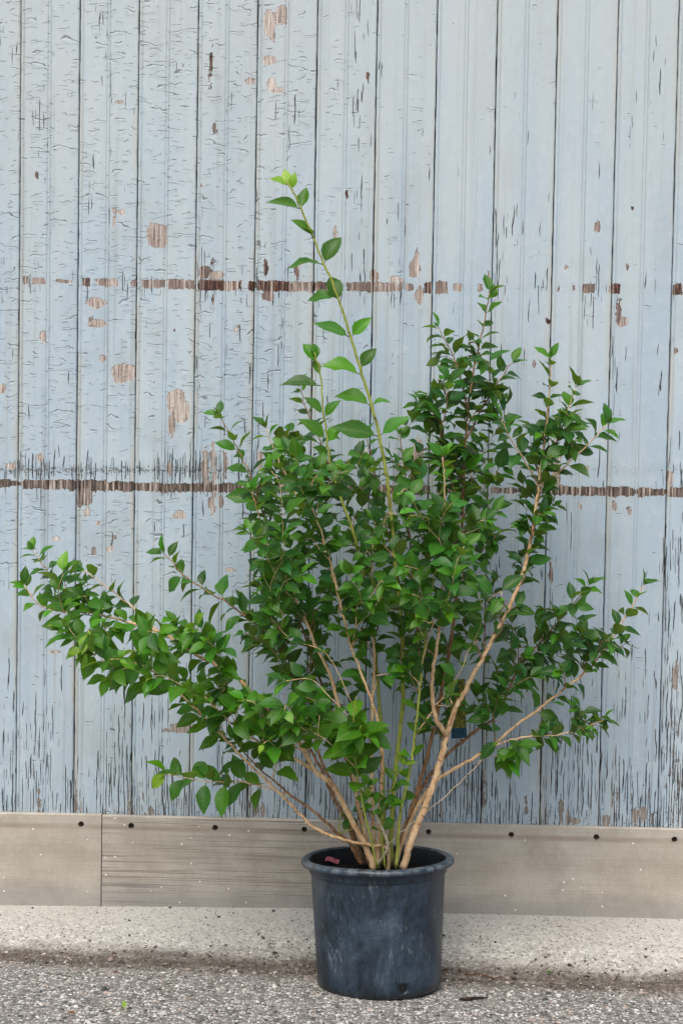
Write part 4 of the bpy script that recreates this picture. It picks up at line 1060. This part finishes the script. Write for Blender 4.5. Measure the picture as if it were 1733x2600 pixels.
# ------------------------------------------------------------------ plant label hanging in the crown
pc = at(1163, 1800, YC + 0.10)
bm = bmesh.new(); n = 8
gv = [[bm.verts.new(((i / 3 - 0.5) * 0.045, 0.006 * math.sin(j / n * 2.4), (j / n - 0.5) * 0.17)) for j in range(n + 1)] for i in range(4)]
for i in range(3):
    for j in range(n): bm.faces.new((gv[i][j], gv[i + 1][j], gv[i + 1][j + 1], gv[i][j + 1]))
bmesh.ops.solidify(bm, geom=bm.faces, thickness=0.0008)
me = bpy.data.meshes.new('plant_label'); bm.to_mesh(me); bm.free(); me.materials.append(CARD)
o = link(bpy.data.objects.new('plant_label', me)); o.location = pc; o.rotation_euler = (0.05, -0.06, 0.2)
tag(o, 'yellow printed plant label with a blue foot hanging among the stems', 'label')

# ------------------------------------------------------------------ litter on the ground
def fallen(px, py, ln, col, label, cls=None, tilt=0.1, yaw=0.0):
    g = on_ground(px, py)
    V, UV, F = leaf_shape(random.Random(int(px)), 0)
    me = mesh_np('fallen_leaf', V * ln, F, LEAF if cls is not None else col)
    if cls is not None:
        ul = me.uv_layers.new(name='UVMap'); ix = np.empty(len(me.loops), np.int32); me.loops.foreach_get('vertex_index', ix)
        ul.data.foreach_set('uv', UV[ix].astype(np.float32).ravel())
        A = me.attributes.new('tint', 'FLOAT_COLOR', 'POINT'); A.data.foreach_set('color', np.tile(np.array([*cls, 1.0], np.float32), len(V)))
    o = link(bpy.data.objects.new('fallen_leaf', me)); o.location = g + Vector((0, 0, 0.004 - min(0, V[:, 2].min()) * ln))
    o.rotation_euler = (tilt, 0.1, yaw); tag(o, label, 'leaf', 'fallen leaves')
fallen(700, 2412, 0.034, None, 'olive green fallen leaf on the pale concrete apron', (0.10, 0.13, 0.03), 0.0, 1.5)
fallen(440, 2500, 0.036, None, 'mid green fallen leaf lying in the brown gutter silt', (0.08, 0.16, 0.03), 0.0, 1.4)
fallen(315, 2568, 0.030, None, 'lime green fallen leaf on the asphalt', (0.28, 0.40, 0.08), 0.5, 0.2)
fallen(192, 2582, 0.026, DRY, 'rust red dried leaf on the asphalt', None, 0.1, 1.2)
fallen(270, 2576, 0.020, DKDRY, 'dark brown dried leaf on the asphalt', None, 0.1, 1.7)
def twig_on(px0, py0, px1, py1, r0, mat, label, name='fallen_twig', wob=0.004):
    a, b = on_ground(px0, py0), on_ground(px1, py1)
    P = [a.lerp(b, t_) + Vector((rng.uniform(-1, 1) * wob * 0.3, rng.uniform(-1, 1) * wob, 0)) for t_ in np.linspace(0, 1, 7)]
    P = [Vector((q.x, q.y, ground_at(q.x, q.y) + r0 * 0.9 + 0.0015)) for q in P]
    V, F = tube([q - a for q in P], [r0 * s for s in (0.6, 1, 1.1, 0.95, 0.9, 0.7, 0.4)], 6, 0.15)
    o = link(bpy.data.objects.new(name, mesh_np(name, V, F, mat))); o.location = a
    tag(o, label, 'twig', 'twigs on the ground')
twig_on(1166, 2543, 1236, 2537, 0.0045, DKDRY, 'short dark twig on the asphalt beside the pot')
twig_on(1178, 2478, 1290, 2486, 0.0018, DRY, 'thin red-brown stalk lying along the gutter', wob=0.010)
twig_on(1170, 2312, 1200, 2311, 0.0050, DKDRY, 'dark piece standing in for a rotted notch in the kickboard foot')  # added dark piece in place of a notch in the board
# a seedling in the gutter
g = on_ground(1393, 2478)
root = empty('weed_seedling', g); tag(root, 'tiny weed seedling sprouting from the gutter', 'weed')
V, F = tube([Vector((0, 0, -0.002)), Vector((0.002, 0, 0.012)), Vector((0.001, 0, 0.026))], [0.0009, 0.0008, 0.0006], 5)
link(bpy.data.objects.new('stem', mesh_np('stem', V, F, SHOOT)), root)
for i in range(5):
    o = link(bpy.data.objects.new('leaf', leaf_mesh(2, i)), root); a = i * 2.4
    o.matrix_basis = Matrix.Translation((0.001, 0, 0.006 + 0.005 * i)) @ Matrix.Rotation(a, 4, 'Z') @ Matrix.Rotation(0.5, 4, 'X') @ Matrix.Scale(0.014, 4)
